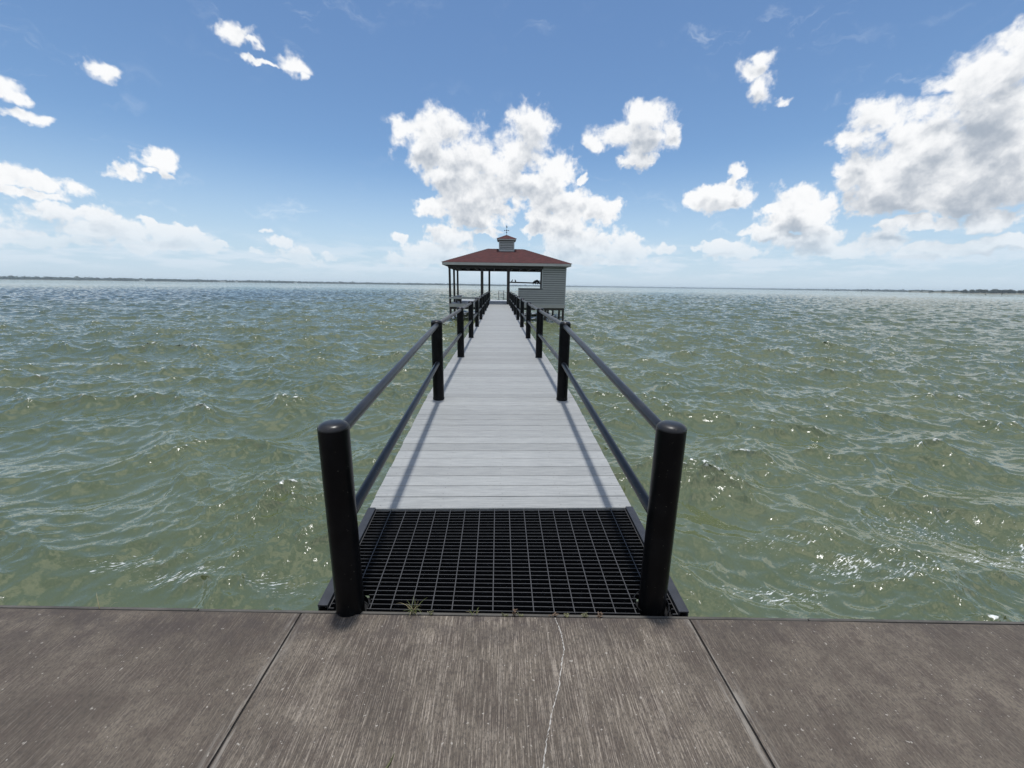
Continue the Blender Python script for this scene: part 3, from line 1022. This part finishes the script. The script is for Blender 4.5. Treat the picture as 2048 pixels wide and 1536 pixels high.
for q in range(4):
    cap_strip(mb, E[q], RA if q in (0, 3) else RB)
cap_strip(mb, RA, RB)
mb.build('ridge_cap', [mat_plain('dark_ridge_shingle', (0.055, 0.020, 0.020), 0.9, 0.3, 9.0)], roof)
mb = MB()
t = 0.03
z0, z1 = 2.765, EZ - 0.006
mb.box(EX0, EX1, EY0, EY0 + t, z0, z1)
mb.box(EX0, EX1, EY1 - t, EY1, z0, z1)
mb.box(EX0, EX0 + t, EY0 + t + 0.002, EY1 - t - 0.002, z0, z1)
mb.box(EX1 - t, EX1, EY0 + t + 0.002, EY1 - t - 0.002, z0, z1)
mb.build('eave_fascia', [M_fascia], roof)
mb = MB()
mb.box(EX0 + t + 0.003, EX1 - t - 0.003, EY0 + t + 0.003, EY1 - t - 0.003, 2.81, 2.83)
mb.build('soffit', [M_soffit], roof)


# siding: lapped boards, each with a recess above it, its lap shadow painted darker
def siding(mb, x0, x1, y, z0, z1, pitch=0.158, face=-1, axis='x'):
    z = z0
    while z < z1 - 0.03:
        zt = min(z + pitch, z1)
        zb = zt - 0.052
        prof = [(y + face * 0.030, z), (y + face * 0.020, zb), (y - face * 0.040, zb), (y - face * 0.040, zt), (y - face * 0.045, zt), (y - face * 0.045, z)]
        n = len(prof)
        P3 = (lambda a, q, h: (a, q, h)) if axis == 'x' else (lambda a, q, h: (q, a, h))
        vs = [P3(x0, q, h) for q, h in prof] + [P3(x1, q, h) for q, h in prof]
        mb.add(vs, [(k, k + n, (k + 1) % n + n, (k + 1) % n) for k in range(n)] + [tuple(range(n)), tuple(n + k for k in reversed(range(n)))])
        mb.mi[-n - 2 + 1] = 1
        mb.mi[-n - 2 + 2] = 1
        z = zt


WY = 31.02
mb = MB()
siding(mb, 1.452, 3.245, WY, 0.0, 1.165)
siding(mb, 3.2452, 4.90, WY, 0.0, 2.80)
siding(mb, WY + 0.03, 37.0, 4.955, 0.0, 2.80, 0.158, 1, 'y')
mb.box(1.46, 3.24, WY + 0.047, WY + 0.09, 0.0, 1.16)
mb.box(3.25, 4.94, WY + 0.047, WY + 0.09, 0.0, 2.55)
mb.box(4.83, 4.908, WY + 0.092, 37.0, 0.0, 2.55)
wall = mb.build('siding_wall', [M_siding, M_lapshade], pv)
mb = MB()
mb.box(4.90, 4.972, WY - 0.038, WY + 0.05, 0.0, 2.80)
mb.box(1.425, 1.452, WY - 0.036, WY + 0.10, 0.0, 1.165)
mb.box(3.165, 3.243, WY - 0.036, WY + 0.10, 1.19, 2.56)
mb.box(1.43, FX1 - 0.005, WY - 0.048, WY - 0.0305, -0.022, 0.014)
mb.build('corner_trim', [M_sidetrim], wall)
mb = MB()
mb.box(1.41, 3.24, WY - 0.04, WY + 0.28, 1.166, 1.195)
mb.build('counter_top', [mat_plain('counter_wood', (0.12, 0.13, 0.135), 0.5, 0.15, 4.0)], wall)
mb = MB()
mb.box(3.06, 3.163, WY + 0.02, WY + 0.16, 1.196, 2.56)
mb.build('jamb_post', [M_darkwood], wall)
# benches along the front and the left side
bn = MB()
bn.box(-3.57, -1.40, 31.22, 31.60, 0.445, 0.478)
bench = bn.build('bench', [M_bench], pv)
mb = MB()
mb.box(-3.78, -1.40, 31.0, 31.025, 0.345, 0.474)
mb.build('bench_apron', [M_bench], bench)
for x in (-2.9, -1.6):
    mb = MB()
    mb.box(x - 0.05, x + 0.05, 31.3, 31.42, 0.0, 0.444)
    mb.build('bench_leg', [M_darkwood], bench)
bn = MB()
bn.box(-3.58, -3.16, 31.62, 37.0, 0.445, 0.478)
bench2 = bn.build('bench', [M_bench], pv)
for yy in (33.0, 35.0, 36.6):
    mb = MB()
    mb.box(-3.45, -3.30, yy - 0.05, yy + 0.05, 0.0, 0.444)
    mb.build('bench_leg', [M_darkwood], bench2)
# little fittings hanging under the header
for (x, yy, s) in ((-0.26, 31.3, .055), (-0.12, 31.3, .07), (0.0, 31.3, .055), (0.86, 31.28, .075), (2.86, 31.28, .08), (1.66, 31.28, .05)):
    mb = MB()
    mb.tube((x, yy, 2.47), (x, yy, 2.565), 0.012, 8)
    mb.lathe([(0.02, 2.47), (s, 2.455), (s * 1.05, 2.42), (s * 0.7, 2.385), (0.012, 2.375)], x, yy, 12)
    mb.build('hanging_fitting', [M_darkwood], pv)
mb = MB()
mb.box(0.12, 0.44, 31.35, 31.8, 2.44, 2.54)
mb.tube((0.28, 31.5, 2.54), (0.28, 31.5, 2.60), 0.03, 10)
mb.build('ceiling_lamp', [M_darkwood], pv, 0.02)
# cupola
CX, CY, CH = 0.565, 34.06, 0.575
cb = MB()
for (x0, x1, yv, fc) in ((CX - CH, CX + CH, CY - CH, -1), (CX - CH, CX + CH, CY + CH, 1)):
    siding(cb, x0 + 0.045, x1 - 0.045, yv, 3.93, 4.80, 0.125, fc)
for (x, fc) in ((CX - CH, -1), (CX + CH, 1)):
    siding(cb, CY - CH + 0.045, CY + CH - 0.045, x, 3.93, 4.80, 0.125, fc, 'y')
cb.box(CX - CH + 0.047, CX + CH - 0.047, CY - CH + 0.047, CY + CH - 0.047, 3.9, 4.79)
cup = cb.build('cupola', [M_siding, M_lapshade], pv)
for sx in (-1, 1):
    for sy in (-1, 1):
        mb = MB()
        x, yv = CX + sx * (CH - 0.008), CY + sy * (CH - 0.008)
        mb.box(x - 0.042, x + 0.042, yv - 0.042, yv + 0.042, 3.90, 4.81)
        mb.build('corner_board', [M_sidetrim], cup)
mb = MB()
mb.box(CX - CH + 0.03, CX + CH - 0.03, CY - CH - 0.046, CY - CH - 0.0305, 3.955, 4.06)
mb.build('base_board', [M_sidetrim], cup)
mb = MB()
q = 0.735
mb.box(CX - q, CX + q, CY - q, CY + q, 4.812, 4.905)
mb.build('cupola_fascia', [M_fascia], cup)
mb = MB()
mb.box(CX - 0.66, CX + 0.66, CY - 0.66, CY + 0.66, 4.775, 4.811)
mb.build('cupola_soffit', [M_soffit], cup)
mb = MB()
q = 0.76
cor = [(CX - q, CY - q, 4.908), (CX + q, CY - q, 4.908), (CX + q, CY + q, 4.908), (CX - q, CY + q, 4.908)]
ap = (CX, CY, 5.255)
for i in range(4):
    roof_face(mb, (cor[i], cor[(i + 1) % 4], ap, ap), 7, 0.010)
    cap_strip(mb, cor[i], ap, 0.06, 0.016, 0.02)
mb.build('cupola_roof', [M_shingle], cup)
# weathervane
wv = MB()
wv.tube((CX, CY, 5.20), (CX, CY, 5.93), 0.014, 10, 0.010)
wv.lathe([(0.02, 5.41), (0.045, 5.43), (0.05, 5.45), (0.045, 5.47), (0.02, 5.49)], CX, CY, 12)
wv.tube((CX - 0.165, CY, 5.60), (CX + 0.165, CY, 5.60), 0.013, 8)
wv.tube((CX, CY - 0.165, 5.602), (CX, CY + 0.165, 5.602), 0.013, 8)
vane = wv.build('weathervane', [M_vane], cup)
for (x, yv) in ((CX - 0.165, CY), (CX + 0.165, CY), (CX, CY - 0.165), (CX, CY + 0.165)):
    mb = MB()
    mb.box(x - 0.03, x + 0.03, yv - 0.012, yv + 0.012, 5.565, 5.635)
    mb.build('compass_letter', [M_vane], vane)
mb = MB()
pr = [(-0.03, 5.84), (0.02, 5.80), (0.055, 5.83), (0.06, 5.88), (0.03, 5.90), (0.02, 5.95), (-0.01, 5.985), (-0.03, 5.95), (-0.01, 5.92), (-0.045, 5.89)]
vs = [(CX + x, CY - 0.012, z) for x, z in pr] + [(CX + x, CY + 0.012, z) for x, z in pr]
n = len(pr)
mb.add(vs, [tuple(range(n)), tuple(n + i for i in reversed(range(n)))] + [(i, i + n, (i + 1) % n + n, (i + 1) % n) for i in range(n)])
mb.build('vane_figure', [M_vane], vane)

# lift pole behind the wall opening, with its motor, and the birds on it
PYL, PZL = 36.75, 1.625
lp = thing('lift_pole', 'dark horizontal pole across the opening behind the grey siding wall', 'pole', (2.3, PYL, PZL))
mb = MB()
mb.tube((0.80, PYL, PZL + 0.03), (3.72, PYL, PZL - 0.02), 0.055, 14)
mb.build('beam', [M_darkwood], lp)
mb = MB()
prof = [(2.98, -0.02, 0.06), (3.05, 0.04, 0.09), (3.16, 0.12, 0.10), (3.34, 0.18, 0.11), (3.42, 0.12, 0.10), (3.5, 0.02, 0.06)]
mb.path([(x, PYL - 0.02, PZL + dz_) for x, dz_, _ in prof], [r_ for _, _, r_ in prof], 10)
for k in range(4):
    mb.tube((3.42 + 0.07 * k, PYL, PZL - 0.06), (3.50 + 0.07 * k, PYL, PZL + 0.17), 0.022, 8)
mb.tube((3.45, PYL, PZL + 0.17), (3.72, PYL, PZL + 0.19), 0.022, 8)
for x in (3.0, 3.2, 3.4, 3.58):
    mb.tube((x, PYL - 0.0, PZL - 0.03), (x, PYL, PZL - 0.12), 0.05, 10, 0.03)
mb.build('winch', [M_darkwood], lp)


def bird(x, face, lean, label):
    z = PZL + 0.055 - 0.012
    mb = MB()
    f_ = face
    # tail, body, neck, head and beak as one tapering form
    pts = [(x - f_ * 0.055, PYL, z - 0.07), (x - f_ * 0.04, PYL, z - 0.01), (x - f_ * 0.018, PYL, z + 0.045), (x + f_ * 0.004, PYL, z + 0.10), (x + f_ * (0.018 + lean * 0.4), PYL, z + 0.145), (x + f_ * (0.026 + lean), PYL, z + 0.175), (x + f_ * (0.036 + lean), PYL, z + 0.198), (x + f_ * (0.058 + lean), PYL, z + 0.200), (x + f_ * (0.09 + lean), PYL, z + 0.192)]
    mb.path(pts, [0.014, 0.024, 0.05, 0.058, 0.047, 0.034, 0.034, 0.022, 0.003], 12)
    for sy in (-0.018, 0.018):
        mb.tube((x + f_ * 0.0, PYL + sy, z - 0.005), (x + f_ * 0.0, PYL + sy, z + 0.06), 0.006, 6)
    o = mb.build('bird', [M_bird])
    tag(o, label, 'bird', 'dark birds on the pole')


bird(1.12, 1, 0.02, 'small dark bird on the horizontal pole, nearer the thick dark post')
bird(1.43, -1, 0.0, 'small dark bird on the horizontal pole, nearer the middle of the opening')

# dock ladder on the far edge of the floor
ld = thing('dock_ladder', 'thin grey metal dock ladder standing up at the far floor edge', 'ladder', (0.22, 40.38, 0.0))
LY = 40.42
for x in (-0.03, 0.45):
    mb = MB()
    mb.path([(x, LY - 0.12, 0.0), (x, LY - 0.12, 0.80), (x, LY - 0.09, 0.86), (x, LY, 0.88), (x, LY + 0.05, 0.83), (x, LY + 0.05, -1.6)], [0.03] * 6, 10)
    mb.build('side_pipe', [M_galv], ld)
for z in (0.86, 0.57, 0.27, -0.1, -0.45, -0.8):
    mb = MB()
    mb.tube((-0.03, LY + 0.05 if z < 0.8 else LY, z), (0.45, LY + 0.05 if z < 0.8 else LY, z), 0.016, 8)
    mb.build('rung', [M_galv], ld)

# ------------------------------------------------------------------ far shores
def az_pt(a, d):
    return (d * math.sin(R(a)), d * math.cos(R(a)))


SHORE = [(-75, 1500, 11.0), (-60, 1900, 11.0), (-49, 2250, 11.5), (-40, 2330, 11.0), (-30, 2380, 10.5), (-20, 2450, 10.0), (-10, 2600, 9.5), (0, 2900, 9.5), (6, 3600, 9.0), (12, 5200, 9.0), (20, 7000, 9.0), (30, 6500, 9.0), (37, 4200, 8.5), (42, 3000, 8.5), (46, 2300, 8.0), (49, 1700, 6.0), (52, 1420, 5.0), (62, 1400, 5.0)]


def shore_at(a):
    for (a0, d0, h0), (a1, d1, h1) in zip(SHORE[:-1], SHORE[1:]):
        if a0 <= a <= a1:
            t_ = (a - a0) / (a1 - a0)
            return d0 + (d1 - d0) * t_, h0 + (h1 - h0) * t_
    return SHORE[-1][1:]


mb = MB()
n_ = 120
vs, fs = [], []
for i in range(n_ + 1):
    a = -75 + 136.0 * i / n_
    d, h = shore_at(a)
    d *= 1 + 0.012 * math.sin(i * 1.7) + 0.008 * math.sin(i * 0.61)
    for dd, z in ((-4, WATER_Z - 1.0), (6, WATER_Z + 0.8), (1500, WATER_Z + 4.0), (1500, WATER_Z - 3.0)):
        x, yv = az_pt(a, d + dd)
        vs.append((x, yv, z))
for i in range(n_):
    for k in range(3):
        fs.append((i * 4 + k, i * 4 + 4 + k, i * 4 + 5 + k, i * 4 + 1 + k))
mb.add(vs, fs)
tag(mb.build('far_shore', [M_land]), 'low far bank of the lake along the horizon', 'shore', None, 'structure')


def crown(mb, x, yv, z, rx, rz_, n=26, mat=0):
    """loose crown: many small leaf clumps spread through an uneven volume"""
    for _ in range(n):
        u = random.uniform(-1, 1)
        t_ = random.uniform(0, 2 * math.pi)
        rr_ = random.random() ** 0.4
        s = math.sqrt(max(0.0, 1 - u * u))
        c_ = Vector((x + rx * rr_ * s * math.cos(t_), yv + rx * rr_ * s * math.sin(t_), z + rz_ * rr_ * u))
        q = random.uniform(0.22, 0.42) * rx
        p = [c_ + Vector((random.uniform(-q, q), random.uniform(-q, q), random.uniform(-q, q) * 0.7)) for _k in range(5)]
        mb.add(p, [(0, 1, 2), (0, 2, 3), (0, 3, 1), (1, 2, 4), (2, 3, 4), (3, 1, 4)], mat)


mb = MB()
for i in range(2400):
    a = random.uniform(-75, 60)
    d, h = shore_at(a)
    d += abs(random.gauss(0, 1)) * 60 + 8
    if random.random() < 0.10:
        h *= 1.25
    hh = h * random.uniform(0.62, 0.98)
    x, yv = az_pt(a, d)
    w = random.uniform(8, 17) * (d / 2300)
    crown(mb, x, yv, WATER_Z + hh * 0.52, w, hh * 0.52, 15)
tag(mb.build('far_woods', [M_woods]), 'long low line of distant woods along the horizon', 'woods', None, 'stuff')

# nearer trees on the point at the right
TREE_L = 'dark bushy tree in the close set clump on the right hand shore'
land = MB()
pp = [az_pt(45.5, 1750), az_pt(48.0, 1300), az_pt(50.0, 1120), az_pt(53, 1050), az_pt(60, 1000), az_pt(72, 1100)]
vs, fs = [], []
for (x, yv) in pp:
    L_ = math.hypot(x, yv)
    for s_, z in ((0.996, WATER_Z - 1), (1.0, WATER_Z + 0.7), (1.35, WATER_Z + 3), (1.35, WATER_Z - 2)):
        vs.append((x * s_, yv * s_, z))
for i in range(len(pp) - 1):
    for k in range(3):
        fs.append((i * 4 + k, i * 4 + 4 + k, i * 4 + 5 + k, i * 4 + 1 + k))
land.add(vs, fs)
tag(land.build('wooded_point', [M_land]), 'low bank of the nearer wooded point at the right', 'shore', None, 'structure')
tree_protos = []
for i in range(4):
    cm, tm = MB(), MB()
    tm.tube((0, 0, 0), (0.3, 0.1, 4.0), 0.45, 7, 0.25)
    for k in range(4):
        t_ = k * 1.6 + i
        tm.tube((0.25, 0.1, 2.6 + 0.3 * k), (2.2 * math.cos(t_), 2.2 * math.sin(t_), 5.0), 0.2, 6, 0.08)
    for k in range(9):
        t_ = random.uniform(0, 6.28)
        r_ = random.uniform(0.0, 4.2)
        crown(cm, r_ * math.cos(t_), r_ * math.sin(t_), random.uniform(1.6, 6.2), random.uniform(2.2, 3.6), random.uniform(1.7, 2.6), 34)
    tree_protos.append((cm, tm))
proto_objs = []
for i, a in enumerate([45.6, 46.4, 47.1, 47.9, 48.6, 49.35, 49.8, 50.15, 50.5, 50.85, 51.2, 51.55, 51.9, 52.2, 52.6, 53.0, 53.5, 54.2, 55.0]):
    d = 1750 if a < 47 else (1450 if a < 49.2 else 1190 + random.uniform(-25, 40))
    x, yv = az_pt(a, d)
    hs = (1.0 if a >= 49.2 else 0.8) * random.uniform(0.82, 1.12)
    if 50.4 < a < 51.3:
        hs *= 1.15
    k = i % 4
    if i < 4:
        t_ = thing('shoreline_tree', TREE_L, 'tree', (0, 0, 0), 'trees on the right hand shore')
        o1 = tree_protos[k][0].build('crown', [M_tree], t_)
        o2 = tree_protos[k][1].build('trunk', [M_trunk], t_)
        proto_objs.append((t_, o1, o2))
    else:
        pt, pc, ptr = proto_objs[k]
        t_ = pt.copy()
        C.objects.link(t_)
        for ch in (pc, ptr):
            c_ = ch.copy()
            C.objects.link(c_)
            c_.parent = t_
    t_.location = (x, yv, WATER_Z + 0.2)
    t_.rotation_euler = (0, 0, random.uniform(0, 6.28))
    t_.scale = (hs * 1.15, hs * 1.15, hs)

# white houses on the left hand shore
for a, w, lab in ((-39.7, 16, 'tiny white house on the far left shore, by itself below the woods'), (-32.9, 22, 'long white house at the water on the far left shore'), (-31.6, 11, 'small white house just right of the long white one on the far shore'), (-25.6, 12, 'faint pale house low on the far shore left of the pavilion')):
    d, h = shore_at(a)
    x, yv = az_pt(a, d - 3)
    ht = thing('shore_house', lab, 'house', (x, yv, WATER_Z + 0.7), 'white houses on the far shore')
    mb = MB()
    mb.box(x - w / 2, x + w / 2, yv - 4, yv + 4, WATER_Z + 0.4, WATER_Z + 4.2)
    mb.build('wall', [M_white], ht)
    mb = MB()
    z = WATER_Z + 4.21
    mb.add([(x - w / 2 - .6, yv - 4.6, z), (x + w / 2 + .6, yv - 4.6, z), (x + w / 2 + .6, yv + 4.6, z), (x - w / 2 - .6, yv + 4.6, z), (x - w / 2 + 2, yv, z + 1.8), (x + w / 2 - 2, yv, z + 1.8)],
           [(0, 1, 5, 4), (2, 3, 4, 5), (3, 0, 4), (1, 2, 5), (0, 3, 2, 1)])
    mb.build('roof', [M_hroof], ht)

# lone piles standing in the water towards the right shore
for a, d, hgt, lean, lab in ((51.55, 700, 3.6, 0.5, 'leaning dark pile in the water before the right hand tree clump'), (41.9, 900, 4.2, 0.0, 'slim upright dark pile in the water, farther from the right shore'), (39.6, 1000, 2.2, 0.2, 'short dark pile in the water, farthest from the right hand trees'), (50.6, 640, 1.2, 0.1, 'low dark stump pile in the water left of the leaning one')):
    x, yv = az_pt(a, d)
    mb = MB()
    mb.tube((x, yv, WATER_Z - 1.5), (x + lean, yv, WATER_Z + hgt * 0.8), 0.30, 10, 0.26)
    mb.lathe([(0.26, 0), (0.36, 0.02), (0.36, 0.18), (0.1, 0.4)], 0, 0, 10)
    k = len(mb.v)
    # cap rides on the leaning top
    for i in range(24, k):
        pass
    nv = 4 * 10
    for i in range(k - nv - 10, k):
        vx, vy, vz = mb.v[i]
        mb.v[i] = (vx + x + lean, vy + yv, vz + WATER_Z + hgt * 0.8) if abs(vx) < 5 else mb.v[i]
    o = mb.build('channel_pile', [M_pile])
    tag(o, lab, 'pile', 'piles standing in the lake')

# ------------------------------------------------------------------ weeds in the joint
def blade(mb, x, yv, z, ang, length, bend, w=0.0022, mat=0, n=7):
    pts, side = [], Vector((-math.sin(ang), math.cos(ang), 0))
    out = Vector((math.cos(ang), math.sin(ang), 0))
    vs = []
    for i in range(n):
        t_ = i / (n - 1)
        th_ = bend * t_
        p = Vector((x, yv, z)) + out * (length * (math.sin(th_) * 0.55 * t_ + 0.18 * t_)) + Vector((0, 0, length * t_ * math.cos(th_ * 0.8)))
        ww = w * (1 - t_ * 0.92)
        vs += [p - side * ww, p + Vector((0, 0, ww * 0.3)), p + side * ww]
    fs = []
    for i in range(n - 1):
        for k in range(2):
            fs.append((i * 3 + k, i * 3 + k + 1, i * 3 + k + 4, i * 3 + k + 3))
    mb.add(vs, fs, mat, True)


def leafy(mb, x, yv, z, h, nleaf, sz, mat=0, spread=0.02):
    for k in range(3):
        a = random.uniform(0, 6.28)
        top = Vector((x + spread * math.cos(a), yv + spread * math.sin(a) * 0.6, z + h * random.uniform(0.6, 1)))
        mb.path([(x, yv, z - 0.01), ((x + top.x) / 2, (yv + top.y) / 2, z + h * 0.5), top], [0.0012, 0.001, 0.0007], 5, mat)
        for q in range(nleaf):
            t_ = random.uniform(0.3, 1.0)
            p = Vector((x, yv, z)).lerp(top, t_)
            a2 = random.uniform(0, 6.28)
            d = Vector((math.cos(a2), math.sin(a2), random.uniform(-0.1, 0.6))).normalized()
            s = d.cross(Vector((0, 0, 1))).normalized()
            L_ = sz * random.uniform(0.6, 1.2)
            mb.add([p, p + d * L_ * 0.5 + s * L_ * 0.28, p + d * L_, p + d * L_ * 0.5 - s * L_ * 0.28], [(0, 1, 2, 3)], mat)


def weed_y(x):
    return YE(x) + 0.006


mb = MB()
x = -0.437
for k in range(24):
    a = random.uniform(0, 6.28)
    blade(mb, x + random.uniform(-0.014, 0.014), weed_y(x) + random.uniform(-0.004, 0.004), PZ - 0.006, a, random.uniform(0.03, 0.085), random.uniform(0.4, 1.7), random.uniform(0.0013, 0.0024), 0 if random.random() < 0.7 else 1)
blade(mb, x - 0.01, weed_y(x), PZ, math.pi * 0.98, 0.105, 1.35, 0.0022, 1, 9)
blade(mb, x + 0.01, weed_y(x), PZ, math.pi * 0.12, 0.095, 0.95, 0.0022, 0, 9)
blade(mb, x + 0.012, weed_y(x), PZ, math.pi * 1.72, 0.085, 1.6, 0.002, 0, 9)
tag(mb.build('grass_tuft', [M_grass, M_dry]), 'largest tuft of thin green grass in the joint below the grating', 'grass tuft', 'weeds along the promenade edge')
mb = MB()
x = -0.145
for k in range(9):
    blade(mb, x + random.uniform(-0.012, 0.016), weed_y(x) + random.uniform(-0.003, 0.003), PZ - 0.005, random.uniform(0, 6.28), random.uniform(0.018, 0.045), random.uniform(0.5, 1.5), 0.0018, 0 if random.random() < 0.6 else 1)
tag(mb.build('grass_tuft', [M_grass, M_dry]), 'small short grass sprout in the joint right of the largest tuft', 'grass tuft', 'weeds along the promenade edge')
for (x, h, nl, sz, mt, lab) in ((0.052, 0.055, 8, 0.012, M_redweed, 'little reddish weed sprig standing highest in the joint'),
                                (0.020, 0.018, 8, 0.011, M_weed, 'low green weed hugging the left foot of the reddish sprig'),
                                (0.085, 0.018, 7, 0.010, M_weed, 'low green weed hugging the right foot of the reddish sprig'),
                                (-0.36, 0.018, 5, 0.010, M_weed, 'tiny dull weed just right of the large grass tuft'),
                                (0.245, 0.020, 7, 0.011, M_redweed, 'low rusty weed beside the top of the pale crack'),
                                (0.315, 0.016, 10, 0.011, M_weed, 'low green weed right of the pale crack'),
                                (0.395, 0.020, 10, 0.012, M_weed, 'green weed in the joint with a bushier crown, right of the crack'),
                                (0.475, 0.022, 7, 0.011, M_redweed, 'rusty weed nearest the right railing post')):
    mb = MB()
    for q in range(2):
        leafy(mb, x + random.uniform(-0.012, 0.012), weed_y(x) - 0.002, PZ - 0.006, h * 0.85, nl, sz * 0.72, 0, 0.018 if h < 0.03 else 0.012)
    tag(mb.build('weed', [mt]), lab, 'weed', 'weeds along the promenade edge')
mb = MB()
blade(mb, -1.98, weed_y(-1.98), PZ - 0.005, math.pi * 0.75, 0.10, 1.3, 0.0018, 0, 9)
blade(mb, -1.93, weed_y(-1.93), PZ - 0.005, math.pi * 0.2, 0.05, 1.5, 0.0016, 0, 9)
tag(mb.build('dry_grass', [M_dry]), 'thin bent dry grass stem at the seawall far left of the grating', 'grass', 'weeds along the promenade edge')
mb = MB()
mb.path([(-0.425, 0.955, PZ + 0.003), (-0.402, 0.995, PZ + 0.006), (-0.385, 1.035, PZ + 0.004), (-0.378, 1.062, PZ + 0.003)], [0.0015, 0.0042, 0.0032, 0.0008], 6)
tag(mb.build('fallen_leaf', [M_weed]), 'slim dark leaf blade lying on the concrete near the camera', 'leaf')

# ------------------------------------------------------------------ summer haze over the lake
mb = MB()
mb.box(-12800, 12800, -60, 12800, WATER_Z - 4.2, 10.8)
hz_o = mb.build('haze', [])
hm = bpy.data.materials.new('haze_air')
hm.use_nodes = True
hm.node_tree.nodes.clear()
HN = NT(hm.node_tree)
ho = HN.n('ShaderNodeOutputMaterial')
hv = HN.n('ShaderNodeVolumePrincipled')
hv.inputs['Color'].default_value = (0.78, 0.92, 1.0, 1)
hv.inputs['Density'].default_value = 0.00019
hm.node_tree.links.new(hv.outputs[0], ho.inputs['Volume'])
hz_o.data.materials.append(hm)
tag(hz_o, 'thin bluish summer haze over the lake', 'haze', None, 'stuff')
